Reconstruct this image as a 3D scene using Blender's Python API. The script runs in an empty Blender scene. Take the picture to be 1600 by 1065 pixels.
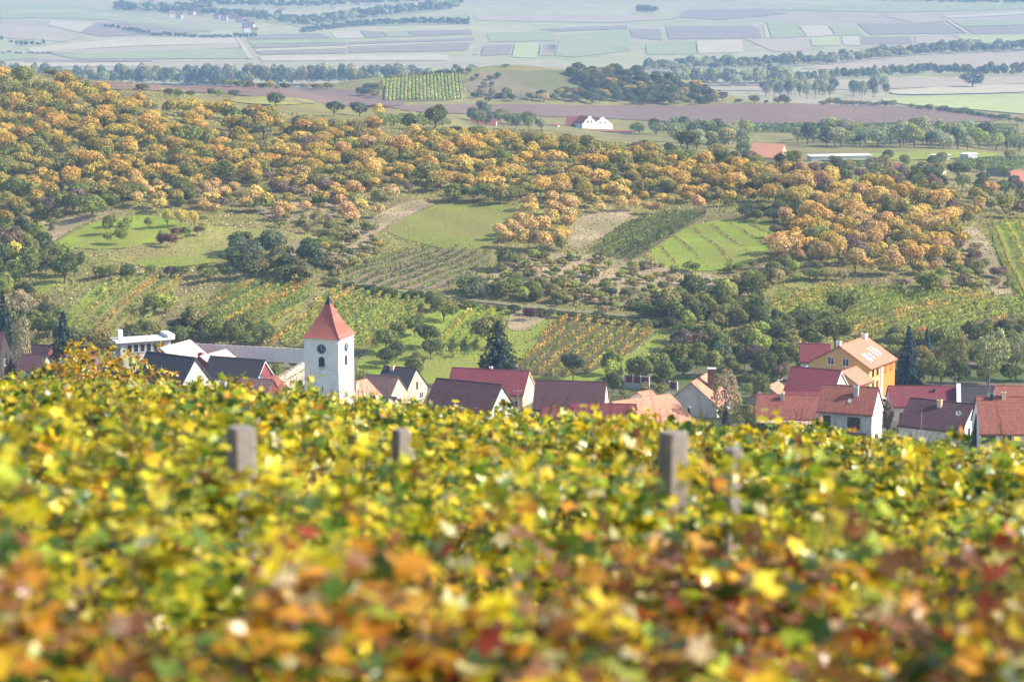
import bpy, math, random
import numpy as np
from mathutils import Vector
from mathutils.geometry import delaunay_2d_cdt

random.seed(7)
rng = np.random.default_rng(7)
S = bpy.context.scene
C = S.collection

# ------------------------------------------------------------------ camera, light, exposure
F_PX = 4000.0                      # focal length in photo pixels (1600 wide)
TH = math.atan((532.5 + 180) / F_PX)
cam_d = bpy.data.cameras.new('camera')
cam = bpy.data.objects.new('camera', cam_d)
C.objects.link(cam)
cam.location = (0, 0, 0)
cam.rotation_euler = (math.pi / 2 - TH, 0, 0)
cam_d.sensor_width = 36
cam_d.lens = 90
cam_d.clip_start = 0.3
cam_d.clip_end = 20000
cam_d.dof.use_dof = True
cam_d.dof.focus_distance = 420
cam_d.dof.aperture_fstop = 3.6
S.camera = cam

SUN_AZ = math.radians(95)          # clockwise from the view direction (+Y): from the right
SUN_EL = math.radians(36)
W = bpy.data.worlds.new('World')
S.world = W
W.use_nodes = True
wn = W.node_tree
sky = wn.nodes.new('ShaderNodeTexSky')
sky.sky_type = 'NISHITA'
sky.sun_disc = False
sky.sun_elevation = SUN_EL
sky.sun_rotation = SUN_AZ
sky.air_density = 1.0
sky.dust_density = 2.5
sky.ozone_density = 1.0
bgn = wn.nodes['Background']
bgn.inputs['Strength'].default_value = 0.15
wn.links.new(sky.outputs[0], bgn.inputs[0])
sd = bpy.data.lights.new('sun', 'SUN')
sd.energy = 4.8
sd.angle = math.radians(0.55)
sd.color = (1.0, 0.915, 0.77)
sun = bpy.data.objects.new('sun', sd)
C.objects.link(sun)
sun_dir = Vector((math.sin(SUN_AZ) * math.cos(SUN_EL), math.cos(SUN_AZ) * math.cos(SUN_EL), math.sin(SUN_EL)))
sun.rotation_euler = sun_dir.to_track_quat('Z', 'Y').to_euler()
S.view_settings.view_transform = 'Standard'
S.view_settings.look = 'None'
S.view_settings.exposure = 0.80
S.view_settings.gamma = 1.0
S.view_settings.use_curve_mapping = False
S.render.engine = 'CYCLES'
S.cycles.use_denoising = True
S.cycles.max_bounces = 6
S.cycles.diffuse_bounces = 3
S.cycles.transmission_bounces = 4
S.cycles.transparent_max_bounces = 4
S.cycles.volume_bounces = 0

# ------------------------------------------------------------------ terrain profile
ST, CT = math.sin(TH), math.cos(TH)
def zray(v, Y):
    k = (532.5 - v) / F_PX
    return Y * (k * CT - ST) / (CT + k * ST)
def at(u, v, Y):
    z = zray(v, Y)
    d = Y * CT - z * ST
    return Vector(((u - 800) / F_PX * d, Y, z))
def pchip(xk, yk):
    xk = np.array(xk, float); yk = np.array(yk, float)
    h = np.diff(xk); dl = np.diff(yk) / h
    m = np.zeros_like(yk)
    for i in range(1, len(xk) - 1):
        if dl[i-1] * dl[i] > 0:
            w1 = 2*h[i] + h[i-1]; w2 = h[i] + 2*h[i-1]
            m[i] = (w1 + w2) / (w1/dl[i-1] + w2/dl[i])
    m[0] = dl[0]; m[-1] = dl[-1]
    def f(x):
        x = np.clip(np.asarray(x, float), xk[0], xk[-1])
        i = np.clip(np.searchsorted(xk, x) - 1, 0, len(xk) - 2)
        t = (x - xk[i]) / h[i]
        return ((2*t**3 - 3*t**2 + 1)*yk[i] + (t**3 - 2*t**2 + t)*h[i]*m[i]
                + (-2*t**3 + 3*t**2)*yk[i+1] + (t**3 - t**2)*h[i]*m[i+1])
    return f
NEAR = [(-60, 3.0), (-20, 0.3), (0, -2.0), (4, -2.84), (5.5, -3.14), (7.2, -3.45), (9.5, -3.86), (14, -4.78), (20, -6.0),
        (30, -8.13), (40, -10.36), (50, -13.4), (70, -19), (100, -29), (200, -56), (300, -72.5)]
VIL = [(350, 700), (370, 676), (400, 636), (430, 597)]
FAR = [(2100, 147), (2300, 125), (2600, 102), (3000, 73), (3500, 38), (4200, 0), (6000, -62), (9000, -140)]
COLS = {
 0:    [(450, 558), (480, 490), (520, 420), (560, 350), (610, 275), (680, 205), (760, 145), (820, 117), (900, 125), (1400, 150), (1900, 160)],
 200:  [(450, 556), (480, 478), (520, 405), (560, 338), (610, 268), (680, 210), (760, 155), (815, 131), (900, 137), (1050, 131), (1200, 145), (1900, 160)],
 400:  [(450, 550), (480, 475), (520, 405), (560, 345), (610, 280), (680, 222), (740, 190), (790, 176), (830, 174), (900, 165), (1000, 150), (1150, 133), (1300, 142), (1900, 160)],
 600:  [(448, 556), (480, 485), (520, 405), (560, 345), (610, 285), (660, 240), (720, 205), (760, 195), (850, 188), (950, 178), (1150, 168), (1310, 158), (1400, 130), (1450, 122), (1560, 135), (1850, 160)],
 800:  [(448, 556), (480, 490), (520, 405), (560, 345), (610, 288), (660, 243), (720, 209), (780, 214), (900, 214), (1100, 208), (1200, 196), (1310, 178), (1380, 162), (1430, 133), (1480, 103), (1560, 112), (1850, 160)],
 1000: [(448, 558), (480, 492), (520, 410), (560, 355), (610, 300), (660, 252), (710, 228), (800, 238), (950, 228), (1150, 212), (1250, 203), (1350, 185), (1440, 164), (1480, 136), (1520, 115), (1600, 126), (1850, 160)],
 1200: [(448, 560), (475, 500), (505, 430), (550, 360), (600, 305), (640, 268), (665, 258), (760, 266), (900, 256), (1050, 238), (1200, 215), (1330, 193), (1450, 164), (1550, 160), (1700, 166), (1900, 158)],
 1400: [(448, 562), (470, 505), (495, 450), (540, 380), (590, 322), (630, 294), (650, 290), (740, 298), (880, 264), (1000, 246), (1150, 222), (1300, 200), (1450, 182), (1550, 172), (1700, 168), (1900, 158)],
 1600: [(448, 566), (470, 510), (495, 460), (540, 400), (590, 340), (630, 314), (650, 312), (720, 318), (850, 285), (1000, 262), (1150, 234), (1300, 208), (1450, 195), (1580, 188), (1750, 178), (1950, 158)],
}
GY = np.concatenate([np.arange(-60, 60, 1.0), np.arange(60, 330, 5.0), np.arange(330, 1000, 2.0),
                     np.arange(1000, 2500, 5.0), np.arange(2500, 9001, 25.0)])
def colprof(u):
    ks = [(y, z) for y, z in NEAR] + [(y, zray(v, y)) for y, v in VIL + COLS[u] + FAR]
    return pchip([k[0] for k in ks], [k[1] for k in ks])(GY)
UK = sorted(COLS)
PROF = np.array([colprof(u) for u in UK])
def ss(a, b, x):
    t = np.clip((x - a) / (b - a), 0, 1); return t*t*(3 - 2*t)
def terr(x, y):
    x = np.atleast_1d(np.asarray(x, float)); y = np.atleast_1d(np.asarray(y, float))
    yy = np.clip(y, -60, 8999)
    u = np.clip(800 + 3945 * x / np.maximum(yy, 60), 0, 1599.9)
    q = u / 200; i = q.astype(int); t = q - i; t = t*t*(3 - 2*t)
    z0 = np.empty(x.shape); z1 = np.empty(x.shape)
    for k in range(len(UK)):
        zz = np.interp(yy, GY, PROF[k])
        z0 = np.where(i == k, zz, z0); z1 = np.where(i + 1 == k, zz, z1)
    z = z0 * (1 - t) + z1 * t
    z = z - 0.0022 * np.clip(x, -12, 12)**2 * (1 - ss(45, 150, yy))
    z = z - 0.084 * np.clip(x, -25, 25) * (1 - ss(45, 150, yy))
    amp = ss(430, 500, yy) * (1 - ss(900, 1500, yy))
    z = z + amp * (0.35*np.sin(x*0.11 + 1.3*np.sin(yy*0.037)) + 0.3*np.sin(yy*0.13 + x*0.05) + 0.16*np.sin(x*0.37 + yy*0.21))
    return z
def tz(x, y): return float(terr(x, y)[0])
HY = np.concatenate([np.arange(340, 1000, 1.5), np.arange(1000, 2500, 5.0), np.arange(2500, 8900, 20.0)])
def hit(u, v):
    z = zray(v, HY); d = HY * CT - z * ST; x = (u - 800) / F_PX * d
    g = terr(x, HY); below = np.nonzero(z <= g)[0]
    if len(below) == 0: i = len(HY) - 1; return Vector((x[i], HY[i], g[i]))
    i = below[0]
    if i == 0: return Vector((x[0], HY[0], g[0]))
    a = z[i-1] - g[i-1]; b = g[i] - z[i]; t = a / (a + b + 1e-9)
    Y = HY[i-1] + t * (HY[i] - HY[i-1])
    p = at(u, v, Y); return Vector((p.x, p.y, tz(p.x, p.y)))
def px_per_m(Y): return F_PX / (Y * 1.02)

# ------------------------------------------------------------------ materials
def new_mat(name):
    m = bpy.data.materials.new(name); m.use_nodes = True
    nt = m.node_tree; nt.nodes.clear()
    out = nt.nodes.new('ShaderNodeOutputMaterial')
    return m, nt, out
def N(nt, t, **kw):
    n = nt.nodes.new(t)
    for k, v in kw.items(): setattr(n, k, v)
    return n
def mixc(nt, fac, a, b, blend='MIX'):
    m = N(nt, 'ShaderNodeMix', data_type='RGBA', blend_type=blend)
    for sock, v in ((0, fac), (6, a), (7, b)):
        if hasattr(v, 'is_linked') or isinstance(v, bpy.types.NodeSocket): nt.links.new(v, m.inputs[sock])
        elif sock == 0: m.inputs[0].default_value = v
        else: m.inputs[sock].default_value = (*v, 1)
    return m.outputs[2]
def noise(nt, vec, scale, detail=4, rough=0.6, lo=0.35, hi=0.65):
    n = N(nt, 'ShaderNodeTexNoise'); n.inputs['Scale'].default_value = scale
    n.inputs['Detail'].default_value = detail; n.inputs['Roughness'].default_value = rough
    if vec is not None: nt.links.new(vec, n.inputs['Vector'])
    r = N(nt, 'ShaderNodeMapRange'); r.inputs[1].default_value = lo; r.inputs[2].default_value = hi
    nt.links.new(n.outputs[0], r.inputs[0])
    return r.outputs[0]
def bsdf(nt, out, col, rough=0.9, spec=0.2, bump=None, bstr=0.3, bdist=0.1, metal=0):
    b = N(nt, 'ShaderNodeBsdfPrincipled')
    if isinstance(col, bpy.types.NodeSocket): nt.links.new(col, b.inputs['Base Color'])
    else: b.inputs['Base Color'].default_value = (*col, 1)
    b.inputs['Roughness'].default_value = rough
    b.inputs['Specular IOR Level'].default_value = spec
    b.inputs['Metallic'].default_value = metal
    if bump is not None:
        bn = N(nt, 'ShaderNodeBump'); bn.inputs['Strength'].default_value = bstr; bn.inputs['Distance'].default_value = bdist
        nt.links.new(bump, bn.inputs['Height']); nt.links.new(bn.outputs[0], b.inputs['Normal'])
    nt.links.new(b.outputs[0], out.inputs[0])
    return b
def ground_mat(name, a, b, c=None, s=0.25, s2=0.03, rough=0.95, bd=0.25):
    m, nt, out = new_mat(name)
    g = N(nt, 'ShaderNodeNewGeometry').outputs['Position']
    f1 = noise(nt, g, s, 6, 0.7, 0.3, 0.7)
    col = mixc(nt, f1, a, b)
    if c is not None:
        col = mixc(nt, noise(nt, g, s2, 3, 0.6, 0.42, 0.6), col, c)
    f3 = noise(nt, g, s*7, 4, 0.8, 0.3, 0.7)
    col = mixc(nt, 0.35, col, mixc(nt, f3, (0.35, 0.35, 0.35), (1.5, 1.5, 1.5)), 'MULTIPLY')
    bsdf(nt, out, col, rough, 0.1, f3, 0.6, bd)
    return m
def plain_mat(name, col, rough=0.8, var=0.15, scale=1.5, spec=0.3, metal=0, dirt=None):
    m, nt, out = new_mat(name)
    tc = N(nt, 'ShaderNodeTexCoord').outputs['Object']
    f = noise(nt, tc, scale, 5, 0.7, 0.3, 0.7)
    lo = tuple(c * (1 - var) for c in col); hi = tuple(min(1, c * (1 + var)) for c in col)
    cc = mixc(nt, f, lo, hi)
    if dirt is not None:
        f2 = noise(nt, tc, scale * 0.6, 6, 0.75, 0.5, 0.72)
        cc = mixc(nt, f2, cc, dirt)
    bsdf(nt, out, cc, rough, spec, f, 0.15, 0.02, metal)
    return m
def roof_mat(name, c1, c2, moss=(0.12, 0.09, 0.07), ms=0.55, sx=0.3, sz=0.22, rough=0.8):
    m, nt, out = new_mat(name)
    tc = N(nt, 'ShaderNodeTexCoord').outputs['Object']
    sp = N(nt, 'ShaderNodeSeparateXYZ'); nt.links.new(tc, sp.inputs[0])
    cb = N(nt, 'ShaderNodeCombineXYZ'); nt.links.new(sp.outputs[0], cb.inputs[0]); nt.links.new(sp.outputs[2], cb.inputs[1])
    br = N(nt, 'ShaderNodeTexBrick'); nt.links.new(cb.outputs[0], br.inputs['Vector'])
    br.inputs['Scale'].default_value = 1.0
    br.inputs['Brick Width'].default_value = sx; br.inputs['Row Height'].default_value = sz
    br.inputs['Mortar Size'].default_value = 0.02; br.inputs['Mortar Smooth'].default_value = 0.6
    br.inputs['Bias'].default_value = 0.0
    br.inputs['Color1'].default_value = (*c1, 1); br.inputs['Color2'].default_value = (*c2, 1)
    br.inputs['Mortar'].default_value = (c1[0]*0.45, c1[1]*0.45, c1[2]*0.45, 1)
    f = noise(nt, tc, 0.9, 7, 0.75, ms, ms + 0.18)
    col = mixc(nt, f, br.outputs[0], moss)
    f2 = noise(nt, tc, 3.0, 5, 0.7, 0.3, 0.7)
    col = mixc(nt, 0.4, col, mixc(nt, f2, (0.55, 0.55, 0.55), (1.35, 1.35, 1.35)), 'MULTIPLY')
    bsdf(nt, out, col, rough, 0.3, br.outputs['Fac'], 0.35, -0.03)
    return m
def crown_mat(name, green=(0.14, 0.19, 0.055), trans=0.38):
    """leaf colour from the object's colour; its alpha is the share of green leaf clumps, in crowns also painted underside shade"""
    m, nt, out = new_mat(name)
    oi = N(nt, 'ShaderNodeObjectInfo')
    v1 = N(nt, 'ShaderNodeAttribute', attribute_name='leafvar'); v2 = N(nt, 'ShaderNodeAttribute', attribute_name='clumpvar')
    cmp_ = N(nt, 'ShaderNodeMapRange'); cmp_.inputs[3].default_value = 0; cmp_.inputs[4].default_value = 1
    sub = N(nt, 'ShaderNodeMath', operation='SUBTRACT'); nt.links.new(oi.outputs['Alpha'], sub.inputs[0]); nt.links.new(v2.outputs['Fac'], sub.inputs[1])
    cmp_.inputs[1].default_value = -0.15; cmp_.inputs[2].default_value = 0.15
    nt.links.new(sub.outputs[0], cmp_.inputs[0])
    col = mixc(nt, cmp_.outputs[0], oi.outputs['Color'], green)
    hs = N(nt, 'ShaderNodeHueSaturation')
    h = N(nt, 'ShaderNodeMapRange'); h.inputs[3].default_value = 0.487; h.inputs[4].default_value = 0.513
    nt.links.new(v1.outputs['Fac'], h.inputs[0]); nt.links.new(h.outputs[0], hs.inputs['Hue'])
    vv = N(nt, 'ShaderNodeMapRange'); vv.inputs[3].default_value = 0.6; vv.inputs[4].default_value = 1.45
    nt.links.new(v1.outputs['Fac'], vv.inputs[0]); nt.links.new(vv.outputs[0], hs.inputs['Value'])
    nt.links.new(col, hs.inputs['Color'])
    b = N(nt, 'ShaderNodeBsdfPrincipled'); b.inputs['Roughness'].default_value = 0.6; b.inputs['Specular IOR Level'].default_value = 0.25
    nt.links.new(hs.outputs[0], b.inputs['Base Color'])
    t = N(nt, 'ShaderNodeBsdfTranslucent'); nt.links.new(hs.outputs[0], t.inputs[0])
    mx = N(nt, 'ShaderNodeMixShader'); mx.inputs[0].default_value = trans
    nt.links.new(b.outputs[0], mx.inputs[1]); nt.links.new(t.outputs[0], mx.inputs[2]); nt.links.new(mx.outputs[0], out.inputs[0])
    return m
def leaf_mat(name, from_attr=True, rough=0.3, trans=0.42):
    m, nt, out = new_mat(name)
    if from_attr: c = N(nt, 'ShaderNodeAttribute', attribute_name='leafcol').outputs['Color']
    else: c = N(nt, 'ShaderNodeObjectInfo').outputs['Color']
    g = N(nt, 'ShaderNodeNewGeometry')
    f = noise(nt, g.outputs['Position'], 28, 3, 0.6, 0.35, 0.7)
    c1 = mixc(nt, 0.45, c, mixc(nt, f, (0.6, 0.75, 0.6), (1.25, 1.15, 1.0)), 'MULTIPLY')
    b = N(nt, 'ShaderNodeBsdfPrincipled'); b.inputs['Roughness'].default_value = rough; b.inputs['Specular IOR Level'].default_value = 0.5
    nt.links.new(c1, b.inputs['Base Color'])
    t = N(nt, 'ShaderNodeBsdfTranslucent'); nt.links.new(c1, t.inputs[0])
    mx = N(nt, 'ShaderNodeMixShader'); mx.inputs[0].default_value = trans
    nt.links.new(b.outputs[0], mx.inputs[1]); nt.links.new(t.outputs[0], mx.inputs[2]); nt.links.new(mx.outputs[0], out.inputs[0])
    return m

M = {}
M['base'] = ground_mat('hill_ground', (0.15, 0.175, 0.042), (0.30, 0.26, 0.095), (0.20, 0.17, 0.075), 0.35, 0.05)
M['plain'] = ground_mat('valley_ground', (0.25, 0.28, 0.13), (0.36, 0.33, 0.19), (0.30, 0.26, 0.19), 0.004, 0.0015)
M['vsoil'] = ground_mat('vineyard_soil', (0.09, 0.11, 0.035), (0.17, 0.13, 0.08), None, 0.8)
M['meadow'] = ground_mat('meadow_grass', (0.17, 0.20, 0.04), (0.22, 0.24, 0.055), (0.20, 0.19, 0.06), 0.15, 0.03)
M['bright'] = ground_mat('bright_grass', (0.17, 0.24, 0.03), (0.26, 0.32, 0.045), (0.22, 0.24, 0.05), 0.25, 0.06)
M['olive'] = ground_mat('olive_grass', (0.21, 0.24, 0.055), (0.33, 0.30, 0.10), (0.24, 0.21, 0.075), 0.2, 0.05)
M['dry'] = ground_mat('dry_grass', (0.30, 0.235, 0.15), (0.42, 0.33, 0.21), (0.23, 0.20, 0.11), 0.25, 0.06)
M['scrub'] = ground_mat('scrubby_slope', (0.16, 0.14, 0.085), (0.25, 0.20, 0.13), (0.12, 0.13, 0.06), 0.08, 0.02)
M['brown'] = ground_mat('ploughed_soil', (0.145, 0.098, 0.078), (0.20, 0.135, 0.105), (0.17, 0.125, 0.105), 0.05, 0.01)
M['rowsoil'] = ground_mat('row_soil', (0.17, 0.15, 0.085), (0.26, 0.20, 0.14), None, 0.4)
M['yard'] = ground_mat('village_ground', (0.12, 0.15, 0.05), (0.09, 0.13, 0.04), (0.20, 0.17, 0.13), 0.4, 0.09)
M['path'] = ground_mat('dirt_path', (0.30, 0.25, 0.17), (0.18, 0.20, 0.08), None, 0.6)
M['fgreen'] = ground_mat('far_green_field', (0.236, 0.267, 0.132), (0.270, 0.294, 0.153), None, 0.01)
M['fbright'] = ground_mat('far_bright_field', (0.304, 0.342, 0.139), (0.345, 0.369, 0.166), None, 0.01)
M['ftan'] = ground_mat('far_stubble_field', (0.311, 0.267, 0.194), (0.345, 0.294, 0.214), None, 0.01)
M['fcream'] = ground_mat('far_cream_field', (0.372, 0.335, 0.234), (0.413, 0.369, 0.262), None, 0.01)
M['fpurple'] = ground_mat('far_bare_field', (0.209, 0.182, 0.146), (0.236, 0.202, 0.160), None, 0.01)
M['crown'] = crown_mat('tree_leaves')
M['vine'] = crown_mat('vine_leaves', (0.20, 0.26, 0.05), 0.4)
M['bark'] = plain_mat('tree_bark', (0.10, 0.075, 0.06), 0.95, 0.3, 4)
M['birch_bark'] = plain_mat('birch_bark', (0.42, 0.38, 0.34), 0.9, 0.3, 4)
M['leafA'] = leaf_mat('grape_leaf_mixed', True)
M['leafO'] = leaf_mat('grape_leaf', False)
M['cane'] = plain_mat('vine_wood', (0.13, 0.08, 0.05), 0.9, 0.3, 20)
M['concrete'] = plain_mat('weathered_concrete', (0.24, 0.215, 0.20), 0.95, 0.3, 14, dirt=(0.14, 0.13, 0.12))
M['white'] = plain_mat('white_plaster', (0.80, 0.79, 0.77), 0.9, 0.04, 1.2, dirt=(0.62, 0.60, 0.57))
M['tower_white'] = plain_mat('tower_limewash', (0.84, 0.835, 0.83), 0.9, 0.05, 1.1, dirt=(0.64, 0.63, 0.63))
M['greyw'] = plain_mat('grey_plaster', (0.50, 0.50, 0.49), 0.9, 0.08, 1.2, dirt=(0.36, 0.36, 0.35))
M['beige'] = plain_mat('beige_plaster', (0.48, 0.42, 0.33), 0.9, 0.12, 1.5, dirt=(0.30, 0.26, 0.21))
M['peach'] = plain_mat('peach_plaster', (0.74, 0.54, 0.36), 0.9, 0.05, 1.2)
M['pinkw'] = plain_mat('pale_pink_plaster', (0.68, 0.58, 0.56), 0.9, 0.05, 1.2)
M['ochre'] = plain_mat('ochre_plaster', (0.66, 0.47, 0.17), 0.9, 0.05, 1.0)
M['orangew'] = plain_mat('orange_plaster', (0.66, 0.22, 0.04), 0.9, 0.05, 1.0)
M['maroonw'] = plain_mat('maroon_boards', (0.21, 0.055, 0.06), 0.8, 0.1, 2)
M['redw'] = plain_mat('red_boards', (0.45, 0.12, 0.10), 0.8, 0.1, 2)
M['glass'] = plain_mat('dark_window_glass', (0.03, 0.035, 0.045), 0.15, 0.2, 2, 0.6)
M['frame_w'] = plain_mat('white_frame', (0.75, 0.75, 0.73), 0.6, 0.04, 3)
M['frame_b'] = plain_mat('brown_frame', (0.16, 0.06, 0.04), 0.6, 0.1, 3)
M['dark'] = plain_mat('dark_timber', (0.05, 0.045, 0.045), 0.8, 0.2, 3)
M['metal'] = plain_mat('grey_metal', (0.45, 0.46, 0.48), 0.45, 0.1, 3, 0.5, 0.3)
M['clock'] = plain_mat('navy_clock_enamel', (0.015, 0.03, 0.07), 0.5, 0.1, 3)
M['lead'] = plain_mat('dark_lead', (0.02, 0.02, 0.03), 0.6, 0.2, 3)
M['flower'] = plain_mat('red_flowers', (0.40, 0.02, 0.03), 0.8, 0.3, 9)
M['carb'] = plain_mat('dark_car_paint', (0.015, 0.02, 0.035), 0.25, 0.1, 2, 0.6)
M['carw'] = plain_mat('silver_car_paint', (0.62, 0.64, 0.66), 0.3, 0.05, 2, 0.6)
M['rubber'] = plain_mat('rubber', (0.02, 0.02, 0.02), 0.9, 0.1, 2)
M['r_red'] = roof_mat('red_tiles', (0.23, 0.072, 0.052), (0.31, 0.11, 0.078), (0.14, 0.08, 0.06))
M['r_bright'] = roof_mat('salmon_tiles', (0.58, 0.20, 0.13), (0.66, 0.25, 0.16), (0.5, 0.2, 0.14), 0.6)
M['r_maroon'] = roof_mat('maroon_tiles', (0.165, 0.036, 0.048), (0.21, 0.046, 0.06), (0.12, 0.035, 0.04), 0.62)
M['r_purple'] = roof_mat('brown_tiles', (0.075, 0.034, 0.042), (0.105, 0.047, 0.055), (0.05, 0.034, 0.036), 0.55)
M['r_slate'] = roof_mat('slate_tiles', (0.036, 0.036, 0.045), (0.055, 0.05, 0.06), (0.025, 0.025, 0.03), 0.55)
M['r_old'] = roof_mat('old_brown_tiles', (0.16, 0.09, 0.085), (0.22, 0.12, 0.11), (0.09, 0.065, 0.07), 0.45)
M['r_orange'] = roof_mat('terracotta_tiles', (0.52, 0.24, 0.15), (0.60, 0.29, 0.19), (0.40, 0.2, 0.14), 0.58)
M['r_tower'] = roof_mat('tower_tiles', (0.40, 0.12, 0.085), (0.47, 0.155, 0.11), (0.36, 0.12, 0.1), 0.6, 0.2, 0.16)
M['r_pink'] = roof_mat('pale_red_sheet', (0.62, 0.38, 0.35), (0.66, 0.42, 0.38), (0.58, 0.36, 0.33), 0.6, 0.9, 3.0, 0.5)
M['r_white'] = plain_mat('white_roof_sheet', (0.72, 0.74, 0.76), 0.6, 0.05, 1)

# ------------------------------------------------------------------ mesh and object helpers
def fast_mesh(name, V, Fc, mats, attrs=None, mi=None):
    """V (n,3); Fc (m,k) array; attrs {name: (type, per-face array)}"""
    me = bpy.data.meshes.new(name)
    V = np.asarray(V, np.float32); Fc = np.asarray(Fc, np.int32); m, k = Fc.shape
    me.vertices.add(len(V)); me.vertices.foreach_set('co', V.ravel())
    me.loops.add(m*k); me.loops.foreach_set('vertex_index', Fc.ravel())
    me.polygons.add(m); me.polygons.foreach_set('loop_start', np.arange(0, m*k, k, dtype=np.int32))
    me.update(calc_edges=True)
    for mm in mats: me.materials.append(mm)
    if mi is not None: me.polygons.foreach_set('material_index', np.asarray(mi, np.int32))
    for an, (t, arr) in (attrs or {}).items():
        a = me.attributes.new(an, t, 'FACE')
        if t == 'FLOAT': a.data.foreach_set('value', np.asarray(arr, np.float32).ravel())
        else: a.data.foreach_set('color', np.asarray(arr, np.float32).ravel())
    return me
class MB:
    """collects boxes, tubes and polygons for one mesh"""
    def __init__(s): s.v = []; s.f = []; s.m = []
    def add(s, vs, fs, mi=0):
        o = len(s.v); s.v += [tuple(p) for p in vs]; s.f += [tuple(i+o for i in f) for f in fs]; s.m += [mi]*len(fs); return s
    def box(s, x0, x1, y0, y1, z0, z1, mi=0):
        return s.add([(x0,y0,z0),(x1,y0,z0),(x1,y1,z0),(x0,y1,z0),(x0,y0,z1),(x1,y0,z1),(x1,y1,z1),(x0,y1,z1)],
                     [(0,3,2,1),(4,5,6,7),(0,1,5,4),(1,2,6,5),(2,3,7,6),(3,0,4,7)], mi)
    def tube(s, p, q, r0, r1, n=6, mi=0):
        p = Vector(p); q = Vector(q); d = (q-p).normalized()
        a = d.orthogonal().normalized(); b = d.cross(a)
        vs = [p + (a*math.cos(t)+b*math.sin(t))*r0 for t in [2*math.pi*i/n for i in range(n)]]
        vs += [q + (a*math.cos(t)+b*math.sin(t))*r1 for t in [2*math.pi*i/n for i in range(n)]]
        fs = [(i, (i+1) % n, n+(i+1) % n, n+i) for i in range(n)] + [tuple(range(n))[::-1], tuple(range(n, 2*n))]
        return s.add(vs, fs, mi)
    def prism(s, poly, ax, t0, t1, mi=0):
        """poly of 2D points extruded along axis ax ('x','y','z')"""
        n = len(poly)
        def p3(p, t): return {'x': (t, p[0], p[1]), 'y': (p[0], t, p[1]), 'z': (p[0], p[1], t)}[ax]
        vs = [p3(p, t0) for p in poly] + [p3(p, t1) for p in poly]
        fs = [tuple(range(n))[::-1], tuple(range(n, 2*n))] + [(i, (i+1) % n, n+(i+1) % n, n+i) for i in range(n)]
        return s.add(vs, fs, mi)
    def mesh(s, name, mats):
        me = bpy.data.meshes.new(name); me.from_pydata(s.v, [], s.f)
        for m in (mats if isinstance(mats, (list, tuple)) else [mats]): me.materials.append(m)
        me.polygons.foreach_set('material_index', s.m); me.update()
        import bmesh
        bm = bmesh.new(); bm.from_mesh(me); bmesh.ops.recalc_face_normals(bm, faces=bm.faces); bm.to_mesh(me); bm.free()
        return me
    def build(s, name, mats, parent=None): return obj(name, s.mesh(name, mats), parent)
def obj(name, me, parent=None, loc=None, rz=0):
    o = bpy.data.objects.new(name, me); C.objects.link(o)
    if parent is not None: o.parent = parent
    if loc is not None: o.location = loc
    if rz: o.rotation_euler = (0, 0, rz)
    return o
def tag(o, label=None, cat=None, group=None, kind=None):
    if label: o['label'] = label
    if cat: o['category'] = cat
    if group: o['group'] = group
    if kind: o['kind'] = kind
    return o
def thing(name, label, cat, loc, rz=0, group=None):
    o = bpy.data.objects.new(name, None); C.objects.link(o)
    o.location = loc; o.rotation_euler = (0, 0, rz); o.empty_display_size = 0.5
    return tag(o, label, cat, group)

# ------------------------------------------------------------------ the ground
rows = np.concatenate([np.arange(-50, 60, 1.5), np.arange(60, 330, 9.0), np.arange(330, 900, 2.6), np.arange(900, 2500, 9.0)])
r = 2500.0; ext = []
while r < 8950: ext.append(r); r *= 1.02
rows = np.concatenate([rows, ext, [8950.0]])
av = np.concatenate([np.linspace(-0.62, -0.27, 22)[:-1], np.linspace(-0.27, 0.27, 300), np.linspace(0.27, 0.62, 22)[1:]])
Yg, Ag = np.meshgrid(rows, av, indexing='ij')
Xg = Ag * (np.abs(Yg) + 25)
Zg = terr(Xg.ravel(), Yg.ravel()).reshape(Xg.shape)
nr, nc = Xg.shape
V = np.stack([Xg, Yg, Zg], -1).reshape(-1, 3)
i, j = np.meshgrid(np.arange(nr-1), np.arange(nc-1), indexing='ij')
a = (i*nc + j).ravel()
Fc = np.stack([a, a+1, a+nc+1, a+nc], -1)
yc = Yg[:-1, :-1].ravel()
mi = np.where(yc > 1780, 1, np.where((yc > 330) & (yc < 452), 2, 0))
me = fast_mesh('ground', V, Fc, [M['base'], M['plain'], M['yard']], mi=mi)
me.polygons.foreach_set('use_smooth', np.ones(len(Fc), bool))
tag(obj('ground', me), kind='structure')

def densify(poly, step):
    out = []
    for k in range(len(poly)):
        a = np.array(poly[k]); b = np.array(poly[(k+1) % len(poly)])
        n = max(1, int(np.hypot(*(b-a)) / step))
        out += [tuple(a + (b-a)*t/n) for t in range(n)]
    return out
def inside(poly, x, y):
    x = np.asarray(x); y = np.asarray(y); c = np.zeros(x.shape, bool); n = len(poly)
    for k in range(n):
        x1, y1 = poly[k]; x2, y2 = poly[(k+1) % n]
        if y1 == y2: continue
        c ^= ((y1 > y) != (y2 > y)) & (x < (x2-x1)*(y-y1)/(y2-y1) + x1)
    return c
def world_poly(px, step=14): return [tuple(hit(u, v)[:2]) for u, v in densify(px, step)]
def smooth_px(px, it=2):
    for _ in range(it):
        q = []
        for k in range(len(px)):
            a = np.array(px[k]); b = np.array(px[(k+1) % len(px)])
            q += [tuple(a*0.8+b*0.2), tuple(a*0.2+b*0.8)]
        px = q
    return px
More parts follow.
